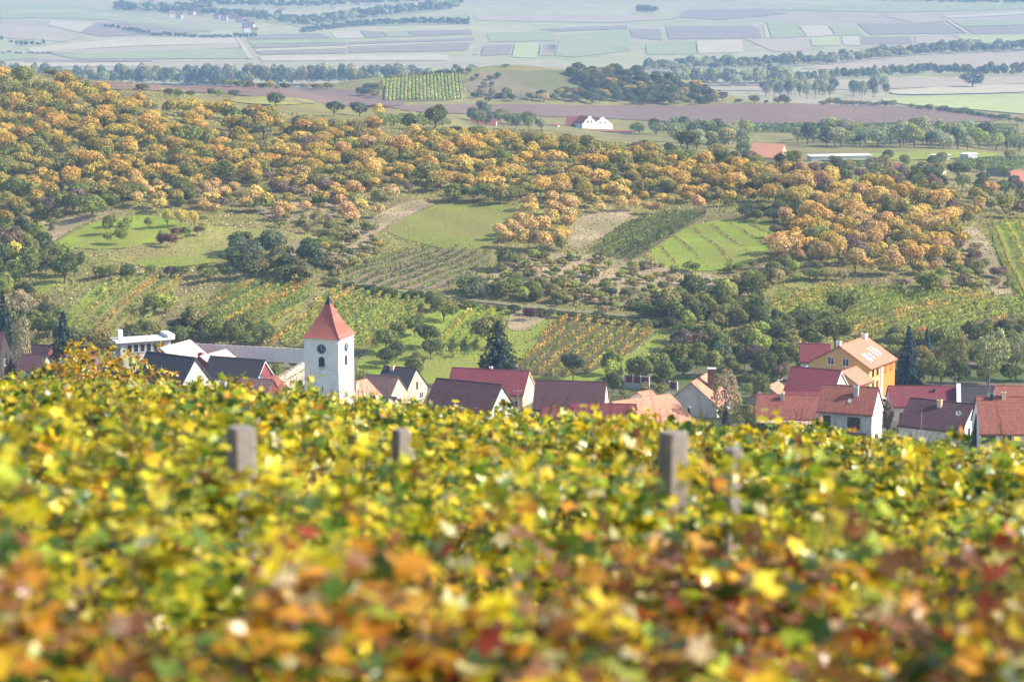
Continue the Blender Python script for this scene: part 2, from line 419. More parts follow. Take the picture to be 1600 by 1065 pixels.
def drape(name, px, mat, lift=0.1, grid=None, smooth=True, step=14):
    if smooth: px = smooth_px(px)
    wp = world_poly(px, step)
    xs = [p[0] for p in wp]; ys = [p[1] for p in wp]
    Y = np.mean(ys); g = grid or (3.0 if Y < 900 else 9.0 if Y < 1900 else 22.0)
    gx, gy = np.meshgrid(np.arange(min(xs), max(xs), g), np.arange(min(ys), max(ys), g*(1 if Y < 1900 else 2)))
    gx = gx.ravel(); gy = gy.ravel(); k = inside(wp, gx, gy)
    pts = [Vector(p) for p in wp] + [Vector((float(x), float(y))) for x, y in zip(gx[k], gy[k])]
    n = len(wp)
    r = delaunay_2d_cdt(pts, [], [list(range(n))], 1, 1e-4)
    vs = np.array([(p.x, p.y) for p in r[0]])
    if len(vs) == 0 or len(r[2]) == 0: return None
    z = terr(vs[:, 0], vs[:, 1]) + lift
    me = bpy.data.meshes.new(name); me.from_pydata(np.column_stack([vs, z]).tolist(), [], [tuple(f) for f in r[2]])
    me.materials.append(M[mat] if isinstance(mat, str) else mat)
    me.polygons.foreach_set('use_smooth', np.ones(len(me.polygons), bool)); me.update()
    return tag(obj(name, me), kind='structure')
drape('village_lane', [(1395,668),(1430,660),(1445,690),(1600,692),(1660,700),(1660,712),(1400,706)], 'path', 0.06)
drape('village_lane', [(1360,600),(1392,598),(1400,640),(1385,700),(1370,700),(1378,640)], 'path', 0.07)
drape('village_lane', [(425,600),(474,570),(478,580),(440,612)], 'path', 0.06)
# distant mosaic of fields
FARF = [
 ('fgreen', [(0,5),(100,7),(220,22),(340,47),(300,52),(170,32),(60,28),(0,30)]),
 ('fcream', [(0,17),(110,14),(240,30),(300,44),(240,36),(110,20),(0,22)]),
 ('fcream', [(80,33),(150,36),(125,51),(75,40)]),
 ('fpurple', [(150,36),(250,38),(330,50),(160,58),(125,51)]),
 ('ftan', [(-20,37),(70,42),(130,58),(100,66),(-20,58)]),
 ('fcream', [(40,76),(200,60),(365,58),(375,68),(200,73),(50,82)]),
 ('ftan', [(40,82),(200,74),(375,68),(380,75),(200,83),(50,84)]),
 ('fgreen', [(80,85),(378,76),(388,92),(120,93)]),
 ('fgreen', [(-20,85),(60,85),(60,92),(-20,96)]),
 ('fpurple', [(40,94),(238,93),(238,96.5),(40,99)]),
 ('fcream', [(-20,99),(230,98),(230,104),(-20,106)]),
 ('fpurple', [(385,56),(500,52),(522,61),(388,62)]),
 ('fgreen', [(385,63),(540,61),(540,67),(392,70)]),
 ('fpurple', [(392,72),(540,67),(540,71),(396,76)]),
 ('fcream', [(398,77.5),(540,73),(540,76),(400,81)]),
 ('fpurple', [(400,82),(540,78),(540,84),(405,86)]),
 ('fcream', [(402,88),(700,85.5),(700,95),(410,96)]),
 ('fcream', [(515,50),(560,50),(570,60),(525,61)]),
 ('fpurple', [(563,48.5),(595,50),(605,58.5),(572,60)]),
 ('fgreen', [(596,49.5),(634,50),(645,58),(607,58)]),
 ('fpurple', [(632,49),(735,47),(738,54),(648,57)]),
 ('fpurple', [(545,66),(740,60),(740,63.5),(545,70)]),
 ('fcream', [(545,71),(740,64.5),(740,66),(545,74)]),
 ('fpurple', [(545,76),(735,68),(730,80),(545,83)]),
 ('fgreen', [(545,34),(730,24),(735,38),(545,42)]),
 ('ftan', [(738,86),(750,70),(756,70),(748,86)]),
 ('fpurple', [(755,72),(800,70),(796,86),(752,88)]),
 ('fbright', [(800,90),(805,69),(842,69),(838,92)]),
 ('ftan', [(842,87),(845,69),(869,70),(864,88)]),
 ('fgreen', [(867,88),(876,56),(980,46),(985,80),(900,90)]),
 ('fpurple', [(840,46),(980,40),(980,45.5),(872,50)]),
 ('ftan', [(740,24),(960,22),(1060,30),(960,36),(745,33)]),
 ('fgreen', [(760,52),(860,50),(870,64),(765,66)]),
 ('fpurple', [(983,46),(1032,46),(1034,64),(987,58)]),
 ('fgreen', [(1010,70),(1085,65),(1088,85),(1010,86)]),
 ('fpurple', [(1040,42),(1170,41),(1186,46),(1190,60),(1045,62)]),
 ('fcream', [(1193,40),(1198,40),(1203,60),(1196,60)]),
 ('fgreen', [(1197,34),(1246,37),(1257,58),(1206,60)]),
 ('fcream', [(1249,41),(1292,41),(1303,56),(1261,58)]),
 ('fgreen', [(1295,41),(1336,42),(1350,55),(1306,56)]),
 ('fpurple', [(1340,38),(1470,36),(1510,52),(1360,55)]),
 ('ftan', [(1375,24),(1430,21),(1480,34),(1430,37)]),
 ('fcream', [(1470,26),(1600,18),(1625,22),(1485,29)]),
 ('fgreen', [(1490,36),(1620,31),(1620,39),(1505,42)]),
 ('fpurple', [(1505,43),(1620,40),(1620,52),(1520,53)]),
 ('fgreen', [(1300,9),(1620,8),(1620,14),(1400,20),(1200,16)]),
 ('fpurple', [(1070,16),(1190,14),(1230,22),(1130,32),(1060,28)]),
 ('fbright', [(1490,56),(1620,56),(1620,66),(1520,69)]),
 ('fcream', [(1088,65),(1160,63),(1161,82),(1091,84)]),
 ('ftan', [(1165,62),(1263,59),(1267,80),(1210,82)]),
 ('fbright', [(1266,60),(1311,57),(1313,72),(1269,72)]),
 ('fcream', [(1315,57),(1340,57),(1344,72),(1318,71)]),
 ('fpurple', [(1346,58),(1420,58),(1427,69),(1347,70)]),
 ('ftan', [(1430,58),(1485,56),(1500,67),(1432,70)]),
]
for mt, px in FARF:
    nm = {'fgreen': 'green_field', 'fbright': 'bright_green_field', 'ftan': 'stubble_field', 'fcream': 'pale_field', 'fpurple': 'ploughed_field'}[mt]
    drape(nm, px, mt, 0.5, smooth=False)
drape('dirt_road', [(1478,33),(1482,33),(1513,52),(1508,52)], 'fcream', 0.9, smooth=False)
drape('dirt_road', [(366,57),(371,57),(396,93),(388,93)], 'fcream', 0.9, smooth=False)
drape('stubble_field', [(1235,108),(1340,93),(1500,84),(1630,77),(1630,101),(1440,112),(1330,110)], 'ftan', 0.5)
drape('stubble_field', [(1090,133),(1300,127),(1630,117),(1630,131),(1380,140),(1100,143)], 'ftan', 0.5)
drape('pale_field', [(1385,143),(1480,136),(1630,132),(1630,145),(1400,150)], 'fcream', 0.8)
drape('bright_green_field', [(1370,155),(1450,151),(1630,147),(1630,182),(1520,172),(1395,163)], 'fbright', 0.6)
# ploughed fields of the middle distance
drape('ploughed_field', [(100,127),(240,131),(420,135),(540,139),(600,150),(640,163),(600,168),(540,165),(440,160),(380,149),(270,143),(150,140)], 'brown', 0.25)
drape('ploughed_field', [(600,166),(760,163),(1060,167),(1200,162),(1400,166),(1500,176),(1590,190),(1400,193),(1120,196),(960,186),(800,181),(640,176)], 'brown', 0.3)
drape('dry_grass_slope', [(722,113),(870,110),(940,112),(935,150),(860,152),(735,155)], 'scrub', 0.25)
drape('vineyard_ground', [(596,126),(722,112),(728,158),(600,160)], 'vsoil', 0.25)
drape('meadow', [(360,152),(440,152),(520,160),(430,166),(360,160)], 'olive', 0.25)
drape('meadow', [(1060,198),(1600,196),(1620,212),(1300,208),(1060,206)], 'meadow', 0.3)
drape('green_pitch', [(1260,244),(1400,238),(1560,238),(1560,246),(1400,252),(1280,252)], 'bright', 0.3)
# the hillside plots
PLOT = {
 'above': [(608,350),(690,318),(760,319),(815,325),(770,388),(700,392),(604,366)],
 'leftgreen': [(75,385),(150,345),(230,335),(300,350),(270,372),(180,392)],
 'leftolive': [(180,392),(260,372),(300,350),(480,365),(520,380),(430,400),(330,412),(230,418),(160,405)],
 'lefttan': [(30,370),(60,345),(180,326),(200,332),(120,352),(70,388)],
 'hump': [(532,440),(560,415),(640,388),(720,388),(775,400),(740,430),(690,452),(620,452)],
 'dark': [(915,396),(985,350),(1040,332),(1115,334),(1060,360),(990,410)],
 'strips': [(995,412),(1070,355),(1130,343),(1215,345),(1205,385),(1165,420),(1080,425)],
 'ochre': [(798,585),(862,510),(882,496),(1022,516),(992,548),(900,592)],
 'tower': [(418,540),(505,470),(528,452),(610,458),(682,474),(640,510),(600,545),(540,548)],
 'left': [(105,512),(180,436),(262,430),(285,440),(250,500),(220,530),(130,532)],
 'mid': [(270,512),(375,442),(470,440),(500,452),(440,505),(400,530),(330,528)],
 'small': [(672,552),(725,490),(770,485),(800,492),(770,535),(720,562)],
 'right': [(1175,505),(1215,462),(1300,448),(1440,455),(1640,470),(1640,500),(1500,512),(1420,545),(1360,530),(1300,520)],
 'edge': [(1538,348),(1640,346),(1660,470),(1592,472)],
 'upper': [(590,186),(660,182),(705,190),(700,196),(600,196)],
 'knoll': [(598,127),(721,113),(726,155),(603,158)],
}
drape('meadow', PLOT['above'], 'meadow')
drape('meadow', PLOT['leftgreen'], 'bright', 0.12)
drape('meadow', PLOT['leftolive'], 'olive')
drape('dry_grass_slope', PLOT['lefttan'], 'dry')
drape('vineyard_ground', PLOT['hump'], 'rowsoil')
drape('vineyard_ground', PLOT['dark'], 'vsoil')
drape('meadow', PLOT['strips'], 'bright')
drape('vineyard_ground', PLOT['ochre'], 'vsoil', 0.14)
drape('vineyard_ground', PLOT['tower'], 'meadow', 0.14)
drape('vineyard_ground', PLOT['left'], 'olive', 0.14)
drape('vineyard_ground', PLOT['mid'], 'meadow', 0.14)
drape('vineyard_ground', PLOT['small'], 'bright', 0.14)
drape('vineyard_ground', PLOT['right'], 'meadow', 0.14)
drape('vineyard_ground', PLOT['edge'], 'bright', 0.14)
drape('meadow', [(555,560),(640,500),(700,478),(770,480),(870,492),(800,590),(700,600),(560,600)], 'bright', 0.09)
drape('meadow', [(900,592),(1000,545),(1030,515),(1050,520),(1010,560),(960,600)], 'bright', 0.09)
drape('meadow', [(15,480),(75,432),(100,430),(60,470),(25,492)], 'bright')
drape('meadow', [(95,500),(150,445),(178,438),(140,490),(105,520)], 'bright', 0.09)
drape('meadow', [(200,405),(330,400),(340,412),(230,422)], 'bright', 0.16)
drape('meadow', [(840,575),(960,590),(960,610),(800,610)], 'bright', 0.09)
drape('dry_grass_slope', [(770,420),(820,395),(960,400),(1090,425),(1200,450),(1180,500),(1030,488),(860,465),(760,450)], 'dry')
drape('dry_grass_slope', [(890,345),(960,326),(995,330),(960,360),(905,392),(885,388)], 'dry')
drape('dry_grass_slope', [(580,340),(640,312),(690,314),(600,355),(560,390),(520,395)], 'dry')
drape('dry_grass_slope', [(470,375),(600,382),(560,415),(470,420),(420,390)], 'dry', 0.12)
drape('dry_grass_slope', [(1490,360),(1530,350),(1590,470),(1560,470),(1510,400)], 'dry')
drape('dry_grass_slope', [(380,310),(480,300),(540,310),(520,345),(420,345)], 'dry')
drape('dry_grass_slope', [(800,480),(850,475),(866,490),(820,520),(790,515)], 'dry', 0.16)
drape('meadow', [(1225,440),(1500,470),(1620,474),(1620,480),(1440,468),(1225,452)], 'olive', 0.12)
drape('dirt_path', [(520,436),(640,456),(740,468),(860,482),(1050,498),(1200,510),(1200,513),(1050,502),(860,486),(740,472),(640,460),(520,440)], 'path', 0.2)
drape('ploughed_field', [(1515,505),(1560,492),(1640,485),(1640,500),(1560,512)], 'brown', 0.2)

# ------------------------------------------------------------------ foliage builders
def unit(v): return v / (np.linalg.norm(v, axis=-1, keepdims=True) + 1e-9)
def leaf_quads(P, Nrm, size, rg, bend=0.25):
    n = len(P)
    nn = unit(Nrm * 0.95 + rg.normal(0, 0.42, (n, 3)))
    t = unit(np.cross(nn, rg.normal(0, 1, (n, 3)))); b = np.cross(nn, t)
    s = (size * rg.uniform(0.65, 1.3, n))[:, None]
    q = np.stack([P - t*s, P - b*s*0.7 + nn*s*bend, P + t*s, P + b*s*0.7 + nn*s*bend*0.5], 1)
    return q.reshape(-1, 3), np.arange(4*n).reshape(n, 4)
def crown_cloud(nl, nq, size, rg, c=(0, 0, 0.54), R=(0.5, 0.5, 0.46), rl=(0.17, 0.27), flat=0.0):
    d = unit(rg.normal(0, 1, (nl, 3))); d[:, 2] = np.where(d[:, 2] < -0.35, -d[:, 2]*0.6, d[:, 2])
    lr = rg.uniform(*rl, nl)
    lc = np.array(c) + d * (np.array(R) * rg.uniform(0.45, 1.0, (nl, 1)) - lr[:, None]*np.array([1, 1, 0.8])*0.9)
    lc[0] = c; lr[0] = min(R) * 0.62
    li = rg.integers(0, nl, nq*3)
    dd = unit(rg.normal(0, 1, (nq*3, 3)) + np.array([0, 0, 0.35]))
    P = lc[li] + dd * lr[li][:, None] * rg.uniform(0.75, 1.12, (nq*3, 1)) * np.array([1, 1, 0.85])
    keep = np.ones(len(P), bool)
    for k in range(nl):
        keep &= ~((np.linalg.norm((P - lc[k]), axis=1) < lr[k]*0.72) & (li != k))
    idx = np.nonzero(keep)[0][:nq]
    P = P[idx]; dd = dd[idx]; li = li[idx]
    V, Fq = leaf_quads(P, dd, size, rg)
    lv = rg.uniform(0, 1, nl)
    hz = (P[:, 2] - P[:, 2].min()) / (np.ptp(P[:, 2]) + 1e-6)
    cv = np.clip(0.3*lv[li] + 0.7*hz + rg.normal(0, 0.08, len(P)), 0, 1)  # height term greens lower leaves and paints shade into the crown's underside
    return V, Fq, rg.uniform(0, 1, len(P)), cv, lc
def trunk_mb(lc, th=0.3, r=0.035, rg=None, forks=5):
    mb = MB(); top = Vector((rg.normal(0, .02), rg.normal(0, .02), th))
    mb.tube((0, 0, -0.06), top, r*1.25, r*0.85, 6)
    for k in range(min(forks, len(lc)-1)):
        e = Vector(lc[k+1].tolist()); mid = top.lerp(e, 0.5) + Vector((rg.normal(0, .03), rg.normal(0, .03), 0.02))
        mb.tube(top, mid, r*0.6, r*0.4, 5); mb.tube(mid, e, r*0.4, r*0.15, 4)
    return mb
VAR = {}      # kind -> list of (crown mesh, trunk mesh, joined mesh)
def make_variants(kind, n, gen):
    VAR[kind] = []
    for k in range(n):
        rg = np.random.default_rng(1000 + sum(map(ord, kind)) * 7 + k)
        (V, Fq, lv, cv), mb, bark = gen(rg)
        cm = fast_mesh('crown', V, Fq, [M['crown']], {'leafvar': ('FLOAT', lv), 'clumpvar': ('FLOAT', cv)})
        tm = mb.mesh('trunk', bark)
        # joined copy for trees too small to show parts
        jm = bpy.data.meshes.new('tree')
        vs = V.tolist() + [list(p) for p in mb.v]
        o = len(V); fs = Fq.tolist() + [[i+o for i in f] for f in mb.f]
        jm.from_pydata(vs, [], fs); jm.materials.append(M['crown']); jm.materials.append(bark)
        jm.polygons.foreach_set('material_index', [0]*len(Fq) + [1]*len(mb.f))
        for an, ar in (('leafvar', lv), ('clumpvar', cv)):
            a = jm.attributes.new(an, 'FLOAT', 'FACE'); a.data.foreach_set('value', np.concatenate([ar, np.zeros(len(mb.f))]).astype(np.float32))
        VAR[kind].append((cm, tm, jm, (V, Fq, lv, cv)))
def g_round(nl, nq, size, **kw):
    def gen(rg):
        V, Fq, lv, cv, lc = crown_cloud(nl, nq, size, rg, **kw)
        return (V, Fq, lv, cv), trunk_mb(lc, 0.17, 0.022, rg, 6), M['bark']
    return gen
def g_bush(nl, nq, size):
    def gen(rg):
        V, Fq, lv, cv, lc = crown_cloud(nl, nq, size, rg, c=(0, 0, 0.45), R=(0.5, 0.5, 0.5))
        V = V.copy(); V[:, 2] = np.maximum(V[:, 2], -0.03)
        return (V, Fq, lv, cv), trunk_mb(lc, 0.12, 0.02, rg, 5), M['bark']
    return gen
def g_spruce(rg):
    P = []; D = []; cvs = []
    levels = 17; mb = MB(); mb.tube((0, 0, -0.05), (0, 0, 0.97), 0.022, 0.004, 6)
    for l in range(levels):
        t = l / (levels-1); z = 0.08 + 0.88*t; R = 0.56*(1-t)**0.8*rg.uniform(0.85, 1.1) + 0.015
        nb = int(13 - 7*t)
        for b in range(nb):
            a = 2*math.pi*(b + rg.uniform(-.3, .3))/nb + l*0.7; rr = R*rg.uniform(0.75, 1.1); cvb = rg.uniform(0, 1)
            m = max(3, int(rr/0.028))
            for s in range(m):
                q = (s+0.7)/m
                for w in range(2):
                    P.append((math.cos(a)*rr*q + rg.normal(0, .012), math.sin(a)*rr*q + rg.normal(0, .012), z - 0.07*q*q*(1-t*0.6) - 0.012*w + rg.normal(0, .006)))
                    D.append((math.cos(a)*0.3, math.sin(a)*0.3, 1)); cvs.append(cvb)
    P = np.array(P); D = np.array(D)
    V, Fq = leaf_quads(P, D, 0.034, rg, -0.3)
    return (V, Fq, rg.uniform(0, 0.7, len(P)), 0.5 + 0.5*np.array(cvs)), mb, M['bark']
def g_tall(nq, bark):
    def gen(rg):
        V, Fq, lv, cv, lc = crown_cloud(20, nq, 0.024, rg, c=(0, 0, 0.52), R=(0.48, 0.48, 0.49), rl=(0.12, 0.19))
        mb = MB(); mb.tube((0, 0, -0.05), (0.01, 0, 0.5), 0.024, 0.014, 6); mb.tube((0.01, 0, 0.5), (0, 0.01, 0.95), 0.014, 0.003, 5)
        for k in range(1, 14):
            e = Vector(lc[k].tolist()); s = Vector((0, 0, max(0.15, e.z - 0.22))); mb.tube(s, e, 0.009, 0.002, 4)
        return (V, Fq, lv, cv), mb, M[bark]
    return gen
make_variants('round', 10, g_round(14, 1050, 0.038, rl=(0.13, 0.29)))
make_variants('roundhi', 5, g_round(24, 1900, 0.032, rl=(0.12, 0.2)))
make_variants('bush', 8, g_bush(11, 850, 0.042))
make_variants('bushhi', 4, g_bush(20, 1300, 0.038))
make_variants('spruce', 3, g_spruce)
make_variants('tall', 3, g_tall(1500, 'bark'))
make_variants('birch', 2, g_tall(1600, 'birch_bark'))
make_variants('low', 6, g_bush(8, 110, 0.12))

LAND = [(60, 470, 'the grass strip at the frame edge'), (130, 380, 'the bright green slope'), (60, 200, 'the crest of the orchard hill'),
        (200, 260, 'the dense upper orchard'), (250, 215, 'the wooded brow'), (330, 290, 'the reddish thicket'), (200, 330, 'the top of the olive meadow'),
        (300, 385, 'the olive meadow'), (420, 410, 'the big dark thicket'), (440, 310, 'the dry clearing'), (420, 220, 'the brow under the ploughed field'),
        (500, 390, 'the scrubby bank'), (560, 250, 'the middle of the orchard'), (600, 200, 'the small upper vineyard'), (560, 330, 'the pale dry slope'),
        (700, 350, 'the smooth green meadow'), (650, 290, 'the row of dark bushes'), (760, 240, 'the tall dark tree'), (660, 430, 'the striped humpbacked vineyard'),
        (800, 400, 'the lone dark green tree'), (830, 350, 'the orange grove'), (860, 290, 'the orchard above the meadow'), (950, 350, 'the tan wedge of grass'),
        (910, 215, 'the white gabled houses'), (950, 440, 'the dry scrubland'), (1020, 380, 'the dark row vineyard'), (1040, 290, 'the orchard beyond the vineyards'),
        (1110, 390, 'the striped green meadow'), (1110, 230, 'the dark copse by the ridge'), (1100, 480, 'the end of the hedge path'), (1200, 240, 'the long terracotta roof'),
        (1180, 300, 'the golden ridge'), (1300, 390, 'the orange wood'), (1230, 360, 'the lone yellow green tree'), (1400, 350, 'the rusty slope'),
        (1450, 430, 'the top of the broad vineyard'), (1320, 470, 'the two round green trees'), (1320, 260, 'the sports ground'), (1440, 260, 'the red roofed cottages'),
        (1560, 300, 'the far vineyard cottages'), (1520, 390, 'the dry gully'), (1580, 420, 'the steep edge vineyard'), (1560, 520, 'the brown vineyard corner'), (1160, 650, 'the pale birch'), (620, 612, 'the old brown cottage'), (1010, 612, 'the terracotta roof'), (450, 590, 'the rubble bank'), (1410, 670, 'the pale pink house'),
        (1450, 540, 'the blue spruces'), (1540, 570, 'the pale poplars'), (1200, 560, 'the yellow house'), (1100, 560, 'the grey gabled house'),
        (1180, 500, 'the green gully'), (960, 570, 'the bright grass strip'), (880, 580, 'the ochre vineyard'), (780, 540, 'the tall dark spruce'),
        (660, 530, 'the grassy orchard garden'), (590, 570, 'the church tower'), (430, 540, 'the long grey wall'), (330, 510, 'the flat roofed white building'),
        (240, 470, 'the left hand vine plot'), (150, 520, 'the big spruce'), (40, 540, 'the purple roofed houses'), (90, 430, 'the gully by the grass strips'),
        (20, 400, 'the yellow tree at the frame edge'), (700, 500, 'the small yellow vine plot'), (560, 480, 'the vineyard behind the church'),
        (640, 130, 'the knoll vineyard'), (900, 125, 'the wooded knoll'), (1050, 145, 'the tail of the knoll'), (760, 130, 'the dry knoll'),
        (1000, 195, 'the white gabled houses'), (1300, 205, 'the ploughed brown field'), (1450, 210, 'the village green'), (400, 155, 'the brown field hedge'),
        (1350, 130, 'the river poplars'), (1520, 110, 'the river plain'), (1490, 165, 'the pale green field'), (560, 150, 'the brown field end')]
ORD = ['first', 'second', 'third', 'fourth', 'fifth', 'sixth', 'seventh', 'eighth', 'ninth', 'tenth', 'eleventh', 'twelfth']
def ordn(i):
    if i < 12: return ORD[i]
    n = i+1; return f"{n}{'th' if 10 <= n % 100 <= 20 else {1:'st',2:'nd',3:'rd'}.get(n % 10,'th')}"
PAL = {
 'gold': ((0.56, 0.375, 0.08), 0.40, 'golden yellow'), 'gold2': ((0.62, 0.43, 0.125), 0.26, 'bright golden'),
 'rust': ((0.57, 0.37, 0.15), 0.22, 'peachy orange'), 'amber': ((0.46, 0.335, 0.065), 0.52, 'amber and green'),
 'olive': ((0.26, 0.24, 0.072), 0.3, 'olive green'), 'green': ((0.21, 0.235, 0.055), 0.15, 'mid green'),
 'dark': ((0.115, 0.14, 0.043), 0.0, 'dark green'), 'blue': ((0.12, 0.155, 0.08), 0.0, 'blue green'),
 'purple': ((0.21, 0.15, 0.105), 0.12, 'purplish brown'), 'yellow': ((0.60, 0.50, 0.09), 0.15, 'bright yellow'),
 'ygreen': ((0.34, 0.37, 0.08), 0.2, 'yellow green'), 'wine': ((0.15, 0.055, 0.06), 0.0, 'wine red'),
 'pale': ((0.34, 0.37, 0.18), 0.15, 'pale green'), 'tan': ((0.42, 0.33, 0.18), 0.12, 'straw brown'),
 'spruce': ((0.045, 0.075, 0.05), 0.0, 'dark green'), 'bspruce': ((0.06, 0.10, 0.10), 0.0, 'blue'),
}
PLANTS = []   # dicts, made into objects at the end so that labels and limits can be settled
def plant(kind, pal, x, y, h, w, name='tree', label=None, parts=True, group=None, u=None, v=None):
    PLANTS.append(dict(kind=kind, pal=pal, x=x, y=y, h=h, w=w, name=name, label=label, parts=parts, group=group, u=u, v=v))
def plant_px(kind, pal, u, vtop, wpx, Y=None, vbase=None, **kw):
    if Y is None: p = hit(u, vbase)
    else: q = at(u, vtop, Y); p = Vector((q.x, Y, tz(q.x, Y)))
    top = zray(vtop, p.y); h = max(1.0, top - p.z); w = wpx / px_per_m(p.y)
    plant(kind, pal, p.x, p.y, h, w, u=u, v=vtop + 10, **kw)
def scatter(poly, su, sv, wpx, ratio, mix, kind=('round',), name='orchard_tree', jit=0.45, drop=0.0, group=None, parts=False, avoid=()):
    us = [p[0] for p in poly]; vs = [p[1] for p in poly]; k = 0
    vv = min(vs)
    names = list(mix); wts = np.array([mix[n] for n in names], float); wts /= wts.sum()
    while vv < max(vs):
        k += 1; uu = min(us) + (su*0.5 if k % 2 else 0)
        while uu < max(us):
            pu = uu + rng.uniform(-jit, jit)*su; pv = vv + rng.uniform(-jit, jit)*sv
            uu += su
            if rng.random() < drop: continue
            if not inside(poly, np.array([pu]), np.array([pv]))[0]: continue
            if any(inside(a, np.array([pu]), np.array([pv]))[0] for a in avoid): continue
            p = hit(pu, pv); wp = rng.uniform(*wpx); ww = wp / px_per_m(p.y)
            pal = names[rng.choice(len(names), p=wts)]
            kd = kind[rng.integers(len(kind))]
            plant(kd, pal, p.x, p.y, ww*rng.uniform(*ratio), ww, name=name, parts=parts, group=group, u=pu, v=pv)
        vv += sv
AV = [PLOT[k] for k in ('above', 'hump', 'dark', 'strips', 'ochre', 'tower', 'left', 'mid', 'small', 'right', 'edge', 'upper', 'leftgreen')]
HEDGE = [(520,448),(640,470),(860,494),(1050,508),(1050,514),(860,503),(640,478),(520,452)]
# the big autumn orchard on the hill
OR = {'gold': 34, 'gold2': 16, 'amber': 26, 'rust': 4, 'olive': 15, 'green': 4, 'purple': 1}
OR2 = {'gold': 26, 'gold2': 26, 'amber': 8, 'rust': 28, 'olive': 7, 'purple': 4, 'green': 2}
scatter([(-20,128),(100,143),(200,161),(320,181),(430,199),(430,290),(250,300),(120,310),(-20,300)], 23.5, 11, (24, 47), (0.75, 0.95), {'gold': 40, 'amber': 36, 'olive': 16, 'green': 6}, drop=0.07, group='autumn orchard trees on the hillside', avoid=AV)
scatter([(430,197),(600,214),(800,228),(1000,246),(1120,268),(1260,280),(1240,318),(1100,325),(900,322),(700,308),(620,300),(430,300)], 22, 9.5, (22, 44), (0.72, 0.92), OR, drop=0.06, group='autumn orchard trees on the hillside', avoid=AV)
scatter([(1120,268),(1300,292),(1460,310),(1500,350),(1500,430),(1420,440),(1230,415),(1190,395),(1220,345),(1240,318)], 23, 10.5, (24, 46), (0.8, 1.0), OR2, drop=0.06, group='autumn orchard trees on the hillside', avoid=AV)
scatter([(200,292),(420,290),(620,300),(600,345),(500,362),(420,352),(330,345),(200,330)], 25, 12, (24, 36), (0.75, 1.0), {'rust': 36, 'gold2': 22, 'amber': 16, 'purple': 10, 'olive': 16}, drop=0.25, group='autumn orchard trees on the hillside', avoid=AV)
scatter([(770,372),(800,335),(850,322),(905,335),(890,380),(860,402),(800,400)], 24, 13, (26, 36), (0.85, 1.05), {'rust': 50, 'gold2': 30, 'purple': 10, 'gold': 10}, drop=0.05, group='autumn orchard trees on the hillside', avoid=AV)
scatter([(870,322),(1100,330),(1090,338),(960,338),(880,336)], 24, 9, (22, 30), (0.85, 1.05), {'rust': 60, 'gold2': 20, 'amber': 20}, drop=0.1, group='autumn orchard trees on the hillside', avoid=AV)
scatter([(1460,305),(1620,318),(1620,348),(1530,352),(1500,360)], 24, 10, (24, 36), (0.7, 0.95), {'olive': 40, 'purple': 20, 'rust': 20, 'amber': 20}, name='orchard_tree', drop=0.1, group='autumn orchard trees on the hillside', avoid=AV)
scatter([(-20,305),(120,310),(200,318),(190,345),(60,345),(-20,375)], 26, 12, (30, 42), (0.85, 1.05), {'olive': 40, 'purple': 8, 'green': 30, 'amber': 22}, name='orchard_tree', drop=0.1, group='autumn orchard trees on the hillside', avoid=AV)
# green bushes inside the orchard
scatter([(-20,150),(200,185),(430,215),(800,240),(1120,275),(1460,318),(1500,420),(1230,400),(1220,345),(1100,318),(700,300),(420,330),(-20,310)], 24, 9, (13, 26), (0.55, 0.85), {'amber': 30, 'olive': 40, 'green': 15, 'purple': 15}, ('bush',), 'undergrowth_shrub', drop=0.1, group='undergrowth shrubs of the orchard hill', avoid=AV)
G1 = 'green bushes and trees between the plots'
scatter([(190,300),(300,296),(290,322),(200,328)], 34, 13, (36, 50), (0.6, 0.75), {'dark': 30, 'blue': 40, 'green': 30}, ('bush',), 'green_bush', group=G1)
scatter([(700,312),(830,312),(840,322),(700,318)], 26, 8, (30, 42), (0.7, 0.85), {'green': 50, 'dark': 30, 'olive': 20}, ('bush',), 'green_bush', group=G1)
scatter([(1145,345),(1240,325),(1235,345),(1180,352)], 24, 10, (28, 40), (0.7, 0.9), {'dark': 50, 'blue': 30, 'green': 20}, ('bush',), 'green_bush', group=G1)
scatter([(640,215),(860,222),(1120,255),(1120,266),(850,236),(640,226)], 26, 9, (22, 34), (0.7, 0.9), {'dark': 40, 'green': 40, 'olive': 20}, ('bush', 'round'), 'green_bush', group=G1)
scatter([(1120,242),(1320,262),(1480,288),(1600,305),(1600,322),(1450,306),(1300,290),(1120,262)], 26, 9, (24, 38), (0.7, 0.9), {'dark': 40, 'green': 25, 'purple': 15, 'olive': 20}, ('bush', 'round'), 'green_bush', drop=0.15, group=G1)
scatter([(355,440),(365,395),(420,392),(490,405),(500,440),(420,452)], 26, 11, (34, 52), (0.7, 0.95), {'dark': 60, 'blue': 30, 'olive': 10}, ('bush',), 'green_bush', group=G1, parts=True)
scatter([(150,425),(355,430),(350,445),(150,438)], 28, 9, (24, 38), (0.6, 0.8), {'dark': 40, 'green': 40, 'purple': 20}, ('bush',), 'green_bush', group=G1)
